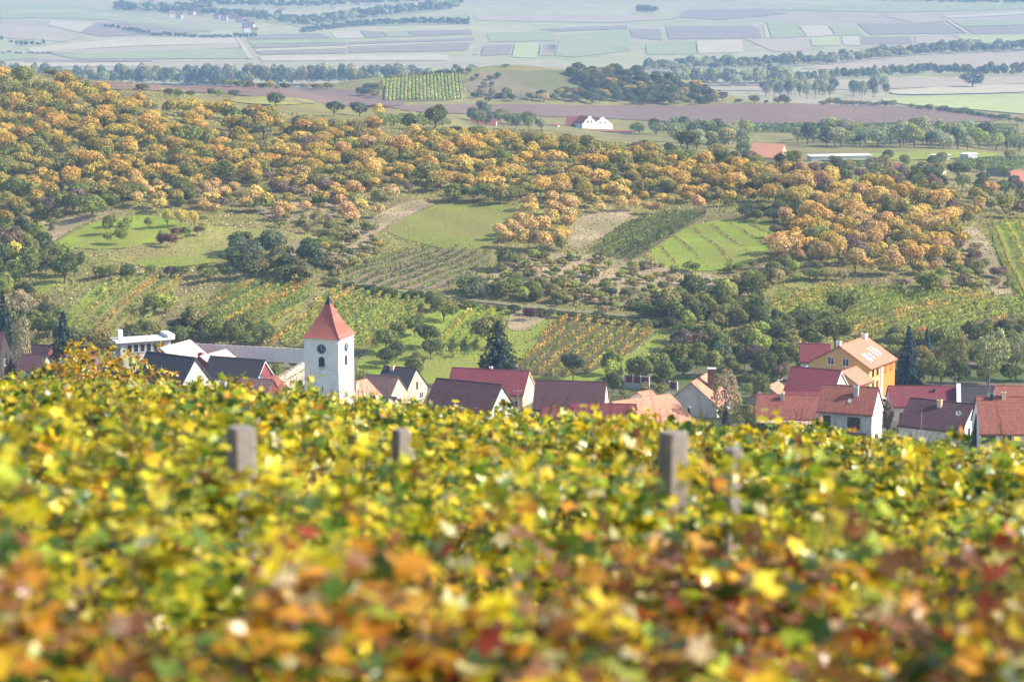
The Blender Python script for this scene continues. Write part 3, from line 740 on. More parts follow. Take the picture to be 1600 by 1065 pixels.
# orchards and gardens around the village
SG = {'green': 35, 'dark': 22, 'olive': 25, 'ygreen': 10, 'blue': 8}
scatter([(-20,375),(60,372),(110,410),(160,420),(110,450),(60,435),(20,470),(-20,500)], 25, 14, (34, 50), (0.9, 1.15), {'green': 32, 'dark': 28, 'purple': 8, 'ygreen': 16, 'olive': 16}, ('roundhi', 'bushhi'), 'garden_tree', group='trees on the slope behind the village', parts=True, avoid=AV)
scatter([(-20,500),(60,480),(110,520),(180,530),(200,555),(-20,560)], 28, 15, (36, 52), (0.9, 1.2), {'green': 35, 'dark': 30, 'olive': 20, 'tan': 10}, ('roundhi', 'bushhi'), 'garden_tree', group='trees on the slope behind the village', parts=True, avoid=AV)
scatter([(185,530),(300,522),(400,520),(420,548),(330,548),(200,552)], 32, 13, (34, 52), (0.85, 1.05), SG, ('roundhi', 'bushhi'), 'garden_tree', group='trees on the slope behind the village', parts=True)
scatter([(225,470),(300,470),(310,500),(250,505)], 40, 18, (36, 56), (0.75, 0.95), {'ygreen': 60, 'green': 40}, ('bushhi',), 'garden_tree', group='trees on the slope behind the village', parts=True, drop=0.3)
scatter([(560,590),(600,540),(640,500),(700,480),(740,500),(690,560),(650,600)], 34, 19, (32, 48), (0.9, 1.1), {'blue': 30, 'green': 40, 'dark': 20, 'ygreen': 10}, ('roundhi',), 'garden_tree', group='trees on the slope behind the village', parts=True, drop=0.12, avoid=AV)
scatter([(690,600),(770,570),(800,600),(760,612)], 34, 15, (30, 44), (0.9, 1.1), {'dark': 40, 'blue': 40, 'green': 20}, ('roundhi',), 'garden_tree', group='trees on the slope behind the village', parts=True, drop=0.25)
scatter([(870,590),(1000,575),(1060,560),(1100,590),(1060,612),(900,604)], 33, 15, (34, 52), (0.9, 1.15), {'green': 35, 'ygreen': 30, 'dark': 20, 'blue': 15}, ('roundhi',), 'garden_tree', group='trees on the slope behind the village', parts=True, drop=0.15)
scatter([(1040,470),(1180,460),(1190,505),(1290,530),(1270,600),(1150,600),(1060,575),(1060,540),(1050,515)], 27, 15, (32, 50), (0.85, 1.1), {'green': 40, 'dark': 25, 'olive': 15, 'ygreen': 10, 'purple': 6, 'blue': 8}, ('roundhi', 'bushhi'), 'garden_tree', group='trees on the slope behind the village', parts=True, drop=0.05)
scatter([(1395,560),(1470,535),(1600,530),(1620,600),(1400,604)], 32, 17, (34, 52), (0.8, 1.0), {'dark': 45, 'green': 40, 'olive': 15}, ('roundhi', 'bushhi'), 'garden_tree', group='trees on the slope behind the village', parts=True)
scatter([(1360,520),(1500,530),(1620,515),(1620,535),(1400,550)], 30, 14, (26, 42), (0.7, 0.9), {'green': 45, 'olive': 35, 'rust': 10}, ('bushhi',), 'garden_tree', group='trees on the slope behind the village', parts=True, drop=0.25)
scatter([(1120,600),(1235,600),(1180,640),(1180,690),(1110,690)], 26, 16, (20, 34), (0.8, 1.1), {'green': 40, 'dark': 40, 'olive': 20}, ('bushhi',), 'garden_bush', group='garden bushes among the village houses', parts=True)
scatter([(556,600),(690,600),(700,612),(660,630),(560,600)], 22, 10, (16, 26), (0.8, 1.1), {'green': 40, 'dark': 40, 'olive': 20}, ('bushhi',), 'garden_bush', group='garden bushes among the village houses', parts=True, drop=0.4)
scatter([(955,590),(1060,600),(1050,622),(960,622)], 22, 9, (14, 26), (0.7, 1.0), {'green': 50, 'dark': 30, 'olive': 20}, ('bushhi',), 'garden_bush', group='garden bushes among the village houses', parts=True)
scatter([(420,560),(475,560),(475,620),(440,600)], 20, 10, (16, 28), (0.8, 1.1), {'green': 40, 'dark': 40, 'olive': 20}, ('bushhi',), 'garden_bush', group='garden bushes among the village houses', parts=True, drop=.2)
scatter([(1385,640),(1440,655),(1440,700),(1385,700)], 20, 12, (14, 24), (0.8, 1.1), {'green': 40, 'dark': 60}, ('bushhi',), 'garden_bush', group='garden bushes among the village houses', parts=True, drop=.3)
# scrub on the dry ground
SH = {'olive': 30, 'green': 20, 'ygreen': 15, 'dark': 12, 'tan': 18, 'amber': 5}
GS = 'low shrubs scattered over the dry ground'
scatter([(760,420),(830,400),(960,405),(1090,425),(1200,452),(1180,505),(1030,492),(860,470),(740,455)], 17, 9, (11, 26), (0.6, 0.85), SH, ('low', 'bush'), 'shrub', group=GS, drop=0.12)
scatter([(470,385),(520,360),(610,385),(570,420),(470,425)], 17, 9, (12, 24), (0.6, 0.85), SH, ('low', 'bush'), 'shrub', group=GS, drop=0.15)
scatter([(500,415),(560,412),(530,440),(505,445)], 22, 10, (16, 26), (0.6, 0.9), SH, ('bush',), 'shrub', group=GS)
scatter([(720,445),(860,466),(860,478),(720,466)], 24, 9, (24, 44), (0.7, 0.9), {'ygreen': 30, 'green': 40, 'blue': 15, 'olive': 15}, ('bush',), 'shrub', group=GS)
scatter([(1030,470),(1180,480),(1190,505),(1040,498)], 25, 10, (22, 40), (0.7, 0.9), {'dark': 30, 'green': 50, 'olive': 20}, ('bush',), 'shrub', group=GS)
scatter([(1080,425),(1240,410),(1330,440),(1200,455)], 22, 9, (16, 32), (0.7, 0.9), {'olive': 40, 'green': 25, 'ygreen': 20, 'tan': 15}, ('bush',), 'shrub', group=GS, drop=0.15)
scatter([(1490,360),(1545,400),(1590,465),(1500,462),(1380,450),(1420,430)], 24, 11, (18, 34), (0.6, 0.85), {'purple': 20, 'olive': 40, 'green': 30, 'tan': 10}, ('bush',), 'shrub', group=GS, drop=0.2, avoid=[PLOT['edge']])
scatter([(150,350),(260,350),(330,372),(300,392),(160,400)], 28, 14, (18, 28), (0.9, 1.15), {'green': 40, 'olive': 30, 'wine': 15, 'dark': 15}, ('round',), 'orchard_tree', group='small trees on the olive meadow', drop=0.35, parts=False)
scatter([(480,310),(560,318),(520,345),(430,350)], 26, 12, (14, 24), (0.7, 1.0), SH, ('bush',), 'shrub', group=GS, drop=0.3)
scatter([(400,345),(600,345),(600,385),(520,440),(420,400),(480,370)], 20, 9, (12, 28), (0.6, 0.9), SH, ('low', 'bush'), 'shrub', group=GS, drop=0.2, avoid=AV)
scatter([(800,430),(1040,470),(1200,470),(1240,500),(1180,515),(1040,500),(860,480),(790,460)], 20, 8, (14, 30), (0.6, 0.9), SH, ('bush',), 'shrub', group=GS, drop=0.15, avoid=AV)
scatter([(0,330),(120,330),(60,380),(0,390)], 22, 10, (14, 30), (0.6, 0.9), SH, ('bush',), 'shrub', group=GS, drop=0.15, avoid=AV)
# hedge beside the long path
hp = [(515,447),(580,458),(640,468),(740,482),(860,496),(960,505),(1060,514)]
for k in range(len(hp)-1):
    for t in np.arange(0, 1, 0.17):
        u = hp[k][0]*(1-t)+hp[k+1][0]*t; v = hp[k][1]*(1-t)+hp[k+1][1]*t
        p = hit(u + rng.uniform(-2, 2), v + rng.uniform(-1, 1)); w = rng.uniform(2.2, 3.6)
        plant('bush', 'dark' if rng.random() < 0.85 else 'green', p.x, p.y, w*0.62, w, name='hedge_bush', parts=False, group='dark bushes of the path hedge', u=u, v=v)
# middle distance woods and hedges
GD = 'distant trees beyond the orchard hill'
scatter([(870,118),(960,116),(1060,136),(1140,156),(1100,166),(880,164),(870,150),(940,150),(900,130)], 10, 6, (17, 28), (0.7, 0.95), {'dark': 50, 'blue': 30, 'olive': 12, 'amber': 8}, ('round', 'bush'), 'distant_tree', group=GD, drop=0.05)
scatter([(730,150),(870,152),(870,162),(730,164)], 15, 7, (16, 26), (0.6, 0.8), {'dark': 40, 'olive': 35, 'tan': 15, 'blue': 10}, ('bush',), 'distant_bush', group=GD, drop=0.1)
scatter([(735,116),(800,112),(800,150),(740,150)], 15, 8, (12, 20), (0.6, 0.8), {'dark': 40, 'olive': 45, 'blue': 15}, ('bush',), 'distant_bush', group=GD, drop=0.35)
scatter([(556,140),(600,132),(598,158),(560,162)], 14, 8, (14, 24), (0.6, 0.9), {'dark': 40, 'olive': 40, 'blue': 20}, ('bush',), 'distant_bush', group=GD, drop=0.15)
scatter([(250,146),(380,152),(380,158),(250,150)], 15, 5, (14, 24), (0.5, 0.7), {'dark': 60, 'green': 40}, ('bush',), 'distant_bush', group=GD)
for a, b, n in (((70,116),(130,131),7), ((285,131),(340,134),6), ((345,134),(450,139),10), ((475,138),(525,138),6), ((1145,160),(1240,162),5), ((1280,164),(1400,166),12), ((1420,168),(1600,192),22), ((600,126),(735,113),14), ((1040,206),(1130,210),8)):
    for k in range(n):
        t = (k + rng.uniform(0.2, 0.8))/n; u = a[0]*(1-t)+b[0]*t; v = a[1]*(1-t)+b[1]*t
        p = hit(u, v+1.0); w = rng.uniform(12, 22)/px_per_m(p.y)
        plant('bush', ['dark', 'dark', 'olive', 'green', 'amber'][rng.integers(5)], p.x, p.y, w*rng.uniform(0.45, 0.75), w, name='distant_bush', parts=False, group='hedge bushes along the distant field edges', u=u, v=v)
scatter([(620,196),(700,194),(860,206),(1060,216),(1120,222),(1120,206),(1040,200),(970,205),(860,196),(740,190)], 13, 5.5, (22, 36), (0.75, 1.0), {'dark': 30, 'blue': 30, 'green': 25, 'pale': 15}, ('bush',), 'distant_tree', group=GD, drop=0.2, avoid=[[(855,190),(990,190),(990,214),(855,214)]])
scatter([(1060,218),(1300,216),(1420,218),(1600,225),(1600,238),(1420,232),(1290,230),(1240,226),(1060,240)], 12.5, 6.5, (28, 44), (0.8, 1.1), {'pale': 35, 'blue': 20, 'dark': 14, 'amber': 10, 'ygreen': 22}, ('bush',), 'distant_tree', group=GD, drop=0.1, avoid=[[(1165,215),(1245,215),(1245,250),(1165,250)]])
scatter([(1270,254),(1600,252),(1600,300),(1480,290),(1300,265)], 30, 11, (18, 30), (0.8, 1.05), {'dark': 40, 'green': 40, 'blue': 20}, ('round', 'bush'), 'distant_tree', group=GD, drop=0.5)
scatter([(1190,143),(1390,143),(1390,156),(1190,158)], 11, 5, (12, 20), (1.2, 2.0), {'pale': 50, 'blue': 35, 'ygreen': 15}, ('round',), 'distant_tree', group='distant river trees on the plain', drop=0.15)
# single trees one can point at
def single(kind, pal, u, vtop, w, Y=None, vbase=None, name='tree', label=''): plant_px(kind, pal, u, vtop, w, Y, vbase, name=name, label=label)
single('spruce', 'spruce', 98, 482, 74, Y=425, name='spruce_tree', label='big dark spruce with drooping boughs beside the purple roofed houses')
single('spruce', 'spruce', 4, 450, 60, Y=440, name='spruce_tree', label='dark conifer cut off by the frame edge above the birch')
single('spruce', 'spruce', 778, 498, 84, Y=425, name='spruce_tree', label='tall dark spruce behind the long maroon roof')
single('spruce', 'bspruce', 1421, 506, 44, Y=428, name='spruce_tree', label='taller blue spruce to the side of the yellow house')
single('spruce', 'bspruce', 1449, 508, 32, Y=440, name='spruce_tree', label='slim smaller blue spruce behind the taller one')
single('spruce', 'spruce', 1525, 644, 17, Y=352, name='spruce_tree', label='little spruce between the slate roofed and the red roofed house')
single('spruce', 'bspruce', 1134, 622, 17, Y=372, name='spruce_tree', label='little blue spruce under the pale birch in the village')
single('roundhi', 'green', 1317, 445, 62, vbase=497, name='round_tree', label='upper of two round green trees in the broad vineyard')
single('roundhi', 'green', 1305, 488, 66, vbase=545, name='round_tree', label='lower of two round green trees in the broad vineyard')
single('bushhi', 'dark', 789, 381, 38, vbase=421, name='round_tree', label='lone dark green tree on the scrub below the orange grove')
single('bush', 'green', 878, 366, 24, vbase=392, name='round_tree', label='small round green tree beside the orange grove')
single('roundhi', 'dark', 680, 163, 50, Y=735, name='broadleaf_tree', label='tall dark tree rising over the orchard crest')
single('bush', 'dark', 640, 176, 34, Y=735, name='broadleaf_tree', label='lower dark bush leaning against the tall crest tree')
single('round', 'dark', 522, 155, 32, vbase=182, name='broadleaf_tree', label='round dark tree below the end of the ploughed field')
single('bush', 'blue', 430, 142, 42, vbase=166, name='broadleaf_tree', label='pale blue green bush on the edge of the ploughed field')
single('bush', 'blue', 562, 152, 36, vbase=182, name='broadleaf_tree', label='bluish bush left of the knoll vineyard foot')
single('bush', 'yellow', 590, 160, 24, vbase=184, name='broadleaf_tree', label='pale yellow bush above the small red roof')
single('round', 'dark', 1225, 147, 19, vbase=163, name='broadleaf_tree', label='lone round dark tree standing on the ploughed crest')
single('bush', 'dark', 225, 129, 28, vbase=141, name='broadleaf_tree', label='low dark bush alone on the upper ploughed field')
single('bush', 'blue', 1520, 110, 46, vbase=137, name='broadleaf_tree', label='bluish clump of trees alone on the river plain')
single('round', 'dark', 790, 100, 16, Y=1475, name='broadleaf_tree', label='small dark tree topping the knoll')
single('roundhi', 'ygreen', 1280, 347, 46, vbase=388, name='broadleaf_tree', label='yellow green round tree within the orange wood')
single('roundhi', 'green', 1450, 420, 44, vbase=462, name='broadleaf_tree', label='green tree at the top edge of the broad vineyard')
single('bushhi', 'yellow', 24, 372, 42, vbase=425, name='broadleaf_tree', label='bright yellow bush at the frame edge above the gully')
single('bush', 'yellow', 508, 374, 20, vbase=393, name='broadleaf_tree', label='small lemon yellow bush in the scrub')
single('roundhi', 'wine', 828, 478, 22, vbase=501, name='broadleaf_tree', label='small wine red tree beside the path hedge')
single('roundhi', 'olive', 765, 484, 72, vbase=545, name='broadleaf_tree', label='spreading olive tree behind the dark spruce')
single('roundhi', 'dark', 1497, 248, 44, vbase=282, name='broadleaf_tree', label='dense dark tree by the cottages below the sports ground')
single('round', 'wine', 252, 366, 17, vbase=386, name='broadleaf_tree', label='tiny wine red tree on the olive meadow')
single('round', 'wine', 308, 352, 14, vbase=368, name='broadleaf_tree', label='wine red sapling at the top of the olive meadow')
for u, vt, w in ((262,326,22), (283,324,24), (304,328,20)): single('round', 'yellow', u, vt, w, vbase=vt+30, name='broadleaf_tree', label={262: 'yellow tree, left one of a trio topping the olive meadow', 283: 'yellow tree, middle one of a trio topping the olive meadow', 304: 'yellow tree, right one of a trio topping the olive meadow'}[u])
single('birch', 'tan', 29, 484, 48, Y=420, name='birch_tree', label='straw coloured birch with a pale trunk near the frame edge')
single('birch', 'tan', 1134, 570, 52, Y=372, name='birch_tree', label='pale drooping birch between the village houses')
single('tall', 'dark', 1192, 565, 46, Y=385, name='broadleaf_tree', label='dark tree behind the long red roof with the chimney')
single('tall', 'green', 1458, 545, 50, Y=418, name='broadleaf_tree', label='dull green tree below the blue spruces')
single('tall', 'olive', 1494, 505, 62, Y=422, name='poplar_tree', label='tall grey green poplar behind the maroon roof')
single('tall', 'pale', 1548, 506, 68, Y=424, name='poplar_tree', label='tall pale poplar with a light trunk near the edge')
single('tall', 'pale', 1590, 512, 50, Y=432, name='poplar_tree', label='pale poplar partly cut off by the frame edge')
single('bushhi', 'green', 1227, 652, 36, Y=352, name='garden_bush', label='green bush in front of the glazed veranda')
single('bushhi', 'purple', 1388, 617, 22, Y=365, name='garden_bush', label='brownish bush beside the sunlit gable of the grey white house')
single('bushhi', 'dark', 1176, 648, 30, Y=360, name='garden_bush', label='dark bush between birch and red roofed house')
single('bushhi', 'dark', 958, 578, 36, Y=420, name='garden_bush', label='dark bush behind the sunlit gable of the brown roof')
single('bushhi', 'green', 428, 560, 30, Y=412, name='garden_bush', label='green bush in front of the long grey wall')
single('bushhi', 'green', 452, 568, 34, Y=405, name='garden_bush', label='rounded bush between the grey wall and the church')
single('bushhi', 'green', 568, 572, 34, Y=412, name='garden_bush', label='green bush right behind the church tower')
single('bushhi', 'dark', 1350, 678, 30, Y=343, name='garden_bush', label='dark hedge bush under the grey white house')

# ------------------------------------------------------------------ hillside vineyards
def vine_row_mesh(p0, p1, seg, rg, h=1.5, w=0.42, dens=15, size=0.3, gaps=0.04):
    L = math.dist(p0, p1); n = max(2, int(L/seg)); P = []; Nn = []; cv = []
    dx, dy = (p1[0]-p0[0])/L, (p1[1]-p0[1])/L
    for k in range(n):
        if rg.random() < gaps: continue
        t = (k + rg.uniform(0.3, 0.7))*seg; c = rg.uniform(0, 1); hh = h*rg.uniform(0.85, 1.12)
        d = unit(rg.normal(0, 1, (dens, 3)))
        q = d*np.array([seg*0.55, w, hh*0.4]) ; base = np.array([t, 0, hh*0.62])
        q = q + base
        P.append(np.column_stack([q[:, 0]*dx - q[:, 1]*dy, q[:, 0]*dy + q[:, 1]*dx, q[:, 2]]))
        Nn.append(np.column_stack([d[:, 0]*dx - d[:, 1]*dy, d[:, 0]*dy + d[:, 1]*dx, d[:, 2] + 0.3]))
        cv += [c]*dens
    if not P: return None
    P = np.concatenate(P); Nn = np.concatenate(Nn)
    P[:, 0] += p0[0]; P[:, 1] += p0[1]
    P[:, 2] += terr(P[:, 0], P[:, 1])
    o = np.array([p0[0], p0[1], tz(*p0)]); P -= o
    V, Fq = leaf_quads(P, Nn, size, rg)
    return fast_mesh('foliage', V, Fq, [M['vine']], {'leafvar': ('FLOAT', rg.uniform(0, 1, len(P))), 'clumpvar': ('FLOAT', np.array(cv))}), o
def vineyard(plot, a, b, spacing, cols, desc, where, side, h=1.45, seg=1.0, dens=20, size=0.225, gaps=0.04, w=0.27):
    wp = world_poly(PLOT[plot] if isinstance(plot, str) else plot, 10)
    A = hit(*a); B = hit(*b); d = np.array([B.x-A.x, B.y-A.y]); d /= np.linalg.norm(d); nrm = np.array([-d[1], d[0]])
    if nrm[0] < 0: nrm = -nrm
    W_ = np.array(wp); offs = W_ @ nrm; s = W_ @ d; out = []
    for o in np.arange(offs.min()+spacing*0.5, offs.max(), spacing):
        ts = []
        for k in range(len(W_)):
            o1, o2 = offs[k]-o, offs[(k+1) % len(W_)]-o
            if (o1 > 0) != (o2 > 0): q = o1/(o1-o2); ts.append(s[k]*(1-q)+s[(k+1) % len(W_)]*q)
        ts.sort()
        for k in range(0, len(ts)-1, 2):
            if ts[k+1]-ts[k] > 4: out.append((tuple(nrm*o + d*ts[k]), tuple(nrm*o + d*ts[k+1])))
    for k, (p0, p1) in enumerate(out):
        r_ = vine_row_mesh(p0, p1, seg, rng, h, w, dens, size, gaps)
        if r_ is None: continue
        me, o = r_
        c, al = cols[rng.integers(len(cols))]
        root = thing('vine_row', f'{desc} vine row {where}, {ordn(k)} from the {side}', 'vine row', tuple(o), 0, f'vine rows {where}')
        f = obj('foliage', me, root); f.color = (*[q*rng.uniform(0.88, 1.12) for q in c], al)
        pm = MB(); L = math.dist(p0, p1); m = max(2, int(L/6))
        for q in range(m+1):
            x = p0[0]+(p1[0]-p0[0])*q/m; y = p0[1]+(p1[1]-p0[1])*q/m; z = tz(x, y)-o[2]
            pm.box(x-o[0]-.04, x-o[0]+.04, y-o[1]-.04, y-o[1]+.04, z-.1, z+h*1.18)
        tag(pm.build('post', M['concrete'], root), kind='stuff')
Y1 = ((0.50, 0.40, 0.07), 0.35); Y2 = ((0.46, 0.325, 0.07), 0.25); Y3 = ((0.40, 0.40, 0.07), 0.5); Y4 = ((0.38, 0.28, 0.10), 0.25); G_ = ((0.16, 0.19, 0.05), 0.3); GY_ = ((0.28, 0.30, 0.06), 0.5)
vineyard('ochre', (850,575), (945,500), 2.5, [Y2, Y2, Y1, Y4], 'ochre', 'above the brown barn', 'spruce side')
vineyard('tower', (440,535), (560,456), 2.05, [Y1, Y3, Y3], 'yellow green', 'behind the church tower', 'wall side')
vineyard('left', (150,520), (240,436), 2.3, [Y1, Y2, GY_, Y3], 'yellow and orange', 'above the big spruce', 'left', gaps=0.15)
vineyard('mid', (300,515), (420,446), 2.1, [Y1, GY_, G_, Y2], 'patchy', 'below the dark thicket', 'left plot side', gaps=0.2)
vineyard('small', (700,550), (755,492), 2.2, [Y1, Y3], 'yellow', 'beside the dark spruce', 'village side')
vineyard('hump', (560,440), (700,392), 2.9, [G_, GY_], 'green', 'on the brown humpbacked plot', 'lower side', h=1.1, w=0.22, size=0.2, dens=20, gaps=0)
vineyard('dark', (930,402), (1060,338), 2.3, [G_, ((0.10, 0.13, 0.04), 0.2)], 'dull green', 'beside the striped meadow', 'upper side', h=1.4)
vineyard('right', (1200,500), (1330,455), 2.4, [Y3, GY_, Y3, Y1], 'yellow green', 'above the yellow house', 'left')
vineyard('edge', (1556,350), (1610,468), 3.2, [Y1, Y2], 'yellow', 'in the steep plot at the frame edge', 'gully side')
vineyard('knoll', (640,155), (641,120), 2.0, [((0.42, 0.46, 0.12), 0.1)], 'bright green', 'on the knoll slope', 'bushy side', seg=2.5, dens=14, size=0.75, w=0.35, h=1.5, gaps=0)
vineyard('upper', (600,194), (700,192), 3.0, [G_], 'dark green', 'below the knoll field', 'near edge', seg=1.6, dens=10, size=0.5)
vineyard([(1490,252),(1610,247),(1610,264),(1530,268)], (1500,262), (1600,252), 3.2, [G_, ((0.14, 0.18, 0.07), 0.2)], 'grey green', 'beyond the edge cottages', 'near edge', seg=1.8, dens=10, size=0.5)
vineyard([(1080,196),(1330,196),(1590,198),(1590,212),(1330,210),(1080,204)], (1100,203), (1580,205), 6.0, [G_, ((0.14, 0.18, 0.07), 0.2)], 'grey green', 'below the ploughed brown field', 'near edge', seg=3, dens=10, size=0.9)
# thin lines of young bushes on the striped meadow
for k, (a, b) in enumerate([((1006,398),(1038,420)), ((1030,385),(1062,421)), ((1052,370),(1110,421)), ((1085,358),(1150,420)), ((1110,350),(1180,402)), ((1135,347),(1200,385)), ((1160,345),(1208,368))]):
    A = hit(*a); B = hit(*b)
    me, o = vine_row_mesh((A.x, A.y), (B.x, B.y), 1.2, rng, 0.5, 0.3, 9, 0.2, 0.25)
    root = thing('vine_row', f'thin straw strip across the striped meadow, {ordn(k)} from the dark vineyard', 'planted strip', tuple(o), 0, 'planted strips across the striped meadow')
    f = obj('foliage', me, root); f.color = (0.34, 0.24, 0.12, 0.1)

# ------------------------------------------------------------------ rough grass on the slope
def tufts(n, y0, y1, size, cols, label):
    y = rng.uniform(y0, y1, n); a = rng.uniform(-0.235, 0.235, n); x = a*y
    z = terr(x, y); dd = y*CT - z*ST; uu = 800 + F_PX*x/dd; vv = 532.5 - F_PX*(y*ST + z*CT)/dd
    keep = np.ones(n, bool)
    for k in ('above', 'strips', 'leftgreen', 'edge', 'ochre', 'tower', 'small', 'hump', 'dark', 'right', 'left', 'mid'): keep &= ~inside(PLOT[k], uu, vv)
    x, y, z = x[keep], y[keep], z[keep]; m_ = len(x)
    patch = np.sin(x*0.09 + np.sin(y*0.05)*2) + np.sin(y*0.11 + x*0.04) + rng.normal(0, 0.7, m_)
    ci = np.where(patch > 0.7, 0, np.where(patch > -0.3, 1, np.where(patch > -1.2, 2, 3)))
    P = np.column_stack([x, y, z + size*0.35]); V, Fq = leaf_quads(P, np.column_stack([rng.normal(0, .5, m_), rng.normal(0, .5, m_), np.full(m_, .5)]), size, rng)
    me = fast_mesh('rough_grass', V, Fq, [M['mass']], {'leafvar': ('FLOAT', rng.uniform(0, 1, m_)), 'leafcol': ('FLOAT_COLOR', np.column_stack([np.array(cols)[ci], np.ones(m_)]))})
    tag(obj('rough_grass', me), label, 'grass', None, 'stuff')
m, nt, out = new_mat('far_foliage')
cc = N(nt, 'ShaderNodeAttribute', attribute_name='leafcol').outputs['Color']
lvn = N(nt, 'ShaderNodeAttribute', attribute_name='leafvar').outputs['Fac']
c2 = mixc(nt, 1.0, cc, mixc(nt, lvn, (0.6, 0.6, 0.6), (1.4, 1.4, 1.35)), 'MULTIPLY')
bsdf(nt, out, c2, 0.9, 0.1); M['mass'] = m
tufts(150000, 445, 820, 0.23, [(0.38, 0.30, 0.14), (0.30, 0.27, 0.085), (0.20, 0.235, 0.055), (0.26, 0.21, 0.11)], 'rough autumn grass and herbs over the hillside')
# ------------------------------------------------------------------ far tree belts (masses)
def belt(name, pts, hpx, wpx, depth, step, pals, label, ragged=0.35, Y=None):
    V_, F_, LV, CV, TC = [], [], [], [], []; o = 0
    for (a, b) in zip(pts[:-1], pts[1:]):
        n = max(1, int(math.dist(a, b)/step))
        for k in range(n):
            for dpt in range(depth):
                t = (k + rng.uniform(0, 1))/n; u = a[0]*(1-t)+b[0]*t; v = a[1]*(1-t)+b[1]*t - dpt*3
                p = hit(u, v)
                if Y: q_ = at(u, v, Y + dpt*25); p = Vector((q_.x, q_.y, tz(q_.x, q_.y)))
                s = px_per_m(p.y); hh = hpx*rng.uniform(1-ragged, 1+ragged*0.6)/s; ww = wpx*rng.uniform(0.7, 1.3)/s
                Vv, Fq, lv, cv = VAR['low' if wpx < 12 else 'round'][rng.integers(6)][3]
                an = rng.uniform(0, 6.28); ca, sa = math.cos(an), math.sin(an)
                X = Vv[:, 0]*ww; Yv = Vv[:, 1]*ww
                V_.append(np.column_stack([X*ca - Yv*sa + p.x, X*sa + Yv*ca + p.y + rng.uniform(-8, 8), Vv[:, 2]*hh + p.z - hh*0.08]))
                F_.append(Fq + o); o += len(Vv); LV.append(lv); CV.append(cv)
                c = np.array(PAL[pals[rng.integers(len(pals))]][0]); TC.append(np.tile([*c, 1], (len(Fq), 1)))
    me = fast_mesh(name, np.concatenate(V_), np.concatenate(F_), [M['mass']], {'leafvar': ('FLOAT', np.concatenate(LV)), 'clumpvar': ('FLOAT', np.concatenate(CV)), 'leafcol': ('FLOAT_COLOR', np.concatenate(TC))})
    return tag(obj(name, me), label, 'woodland', None, 'stuff')
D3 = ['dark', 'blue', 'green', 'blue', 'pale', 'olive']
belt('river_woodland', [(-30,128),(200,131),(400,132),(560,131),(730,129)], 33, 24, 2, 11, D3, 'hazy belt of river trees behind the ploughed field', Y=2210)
belt('river_woodland', [(720,128),(900,127),(1100,128),(1240,128)], 27, 24, 3, 12, ['blue', 'pale', 'pale', 'ygreen'], 'hazy sunlit belt of trees behind the knoll', Y=2210)  # paler bluish palette paints haze into the trees to set off the knoll
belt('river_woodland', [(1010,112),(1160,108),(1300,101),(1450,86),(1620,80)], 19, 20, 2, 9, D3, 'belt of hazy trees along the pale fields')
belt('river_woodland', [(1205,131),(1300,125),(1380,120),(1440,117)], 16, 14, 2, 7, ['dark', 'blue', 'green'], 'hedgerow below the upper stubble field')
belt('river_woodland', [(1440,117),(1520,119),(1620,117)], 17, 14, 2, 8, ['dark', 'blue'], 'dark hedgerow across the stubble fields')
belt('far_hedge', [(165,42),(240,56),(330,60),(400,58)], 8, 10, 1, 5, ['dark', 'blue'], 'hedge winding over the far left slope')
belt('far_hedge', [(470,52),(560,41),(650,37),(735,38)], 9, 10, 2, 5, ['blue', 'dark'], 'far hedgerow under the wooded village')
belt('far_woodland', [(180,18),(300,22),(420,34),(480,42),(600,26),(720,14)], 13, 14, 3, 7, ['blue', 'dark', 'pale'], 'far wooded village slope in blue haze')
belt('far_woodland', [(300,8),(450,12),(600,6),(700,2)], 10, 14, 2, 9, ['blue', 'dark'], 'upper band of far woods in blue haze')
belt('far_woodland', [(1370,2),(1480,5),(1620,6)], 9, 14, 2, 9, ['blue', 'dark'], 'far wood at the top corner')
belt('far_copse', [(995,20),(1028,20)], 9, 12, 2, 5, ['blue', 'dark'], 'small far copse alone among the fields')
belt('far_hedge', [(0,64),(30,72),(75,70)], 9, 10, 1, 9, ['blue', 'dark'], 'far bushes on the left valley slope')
belt('far_hedge', [(0,84),(80,84)], 5, 8, 1, 8, ['blue', 'dark'], 'far field hedge at the left edge')

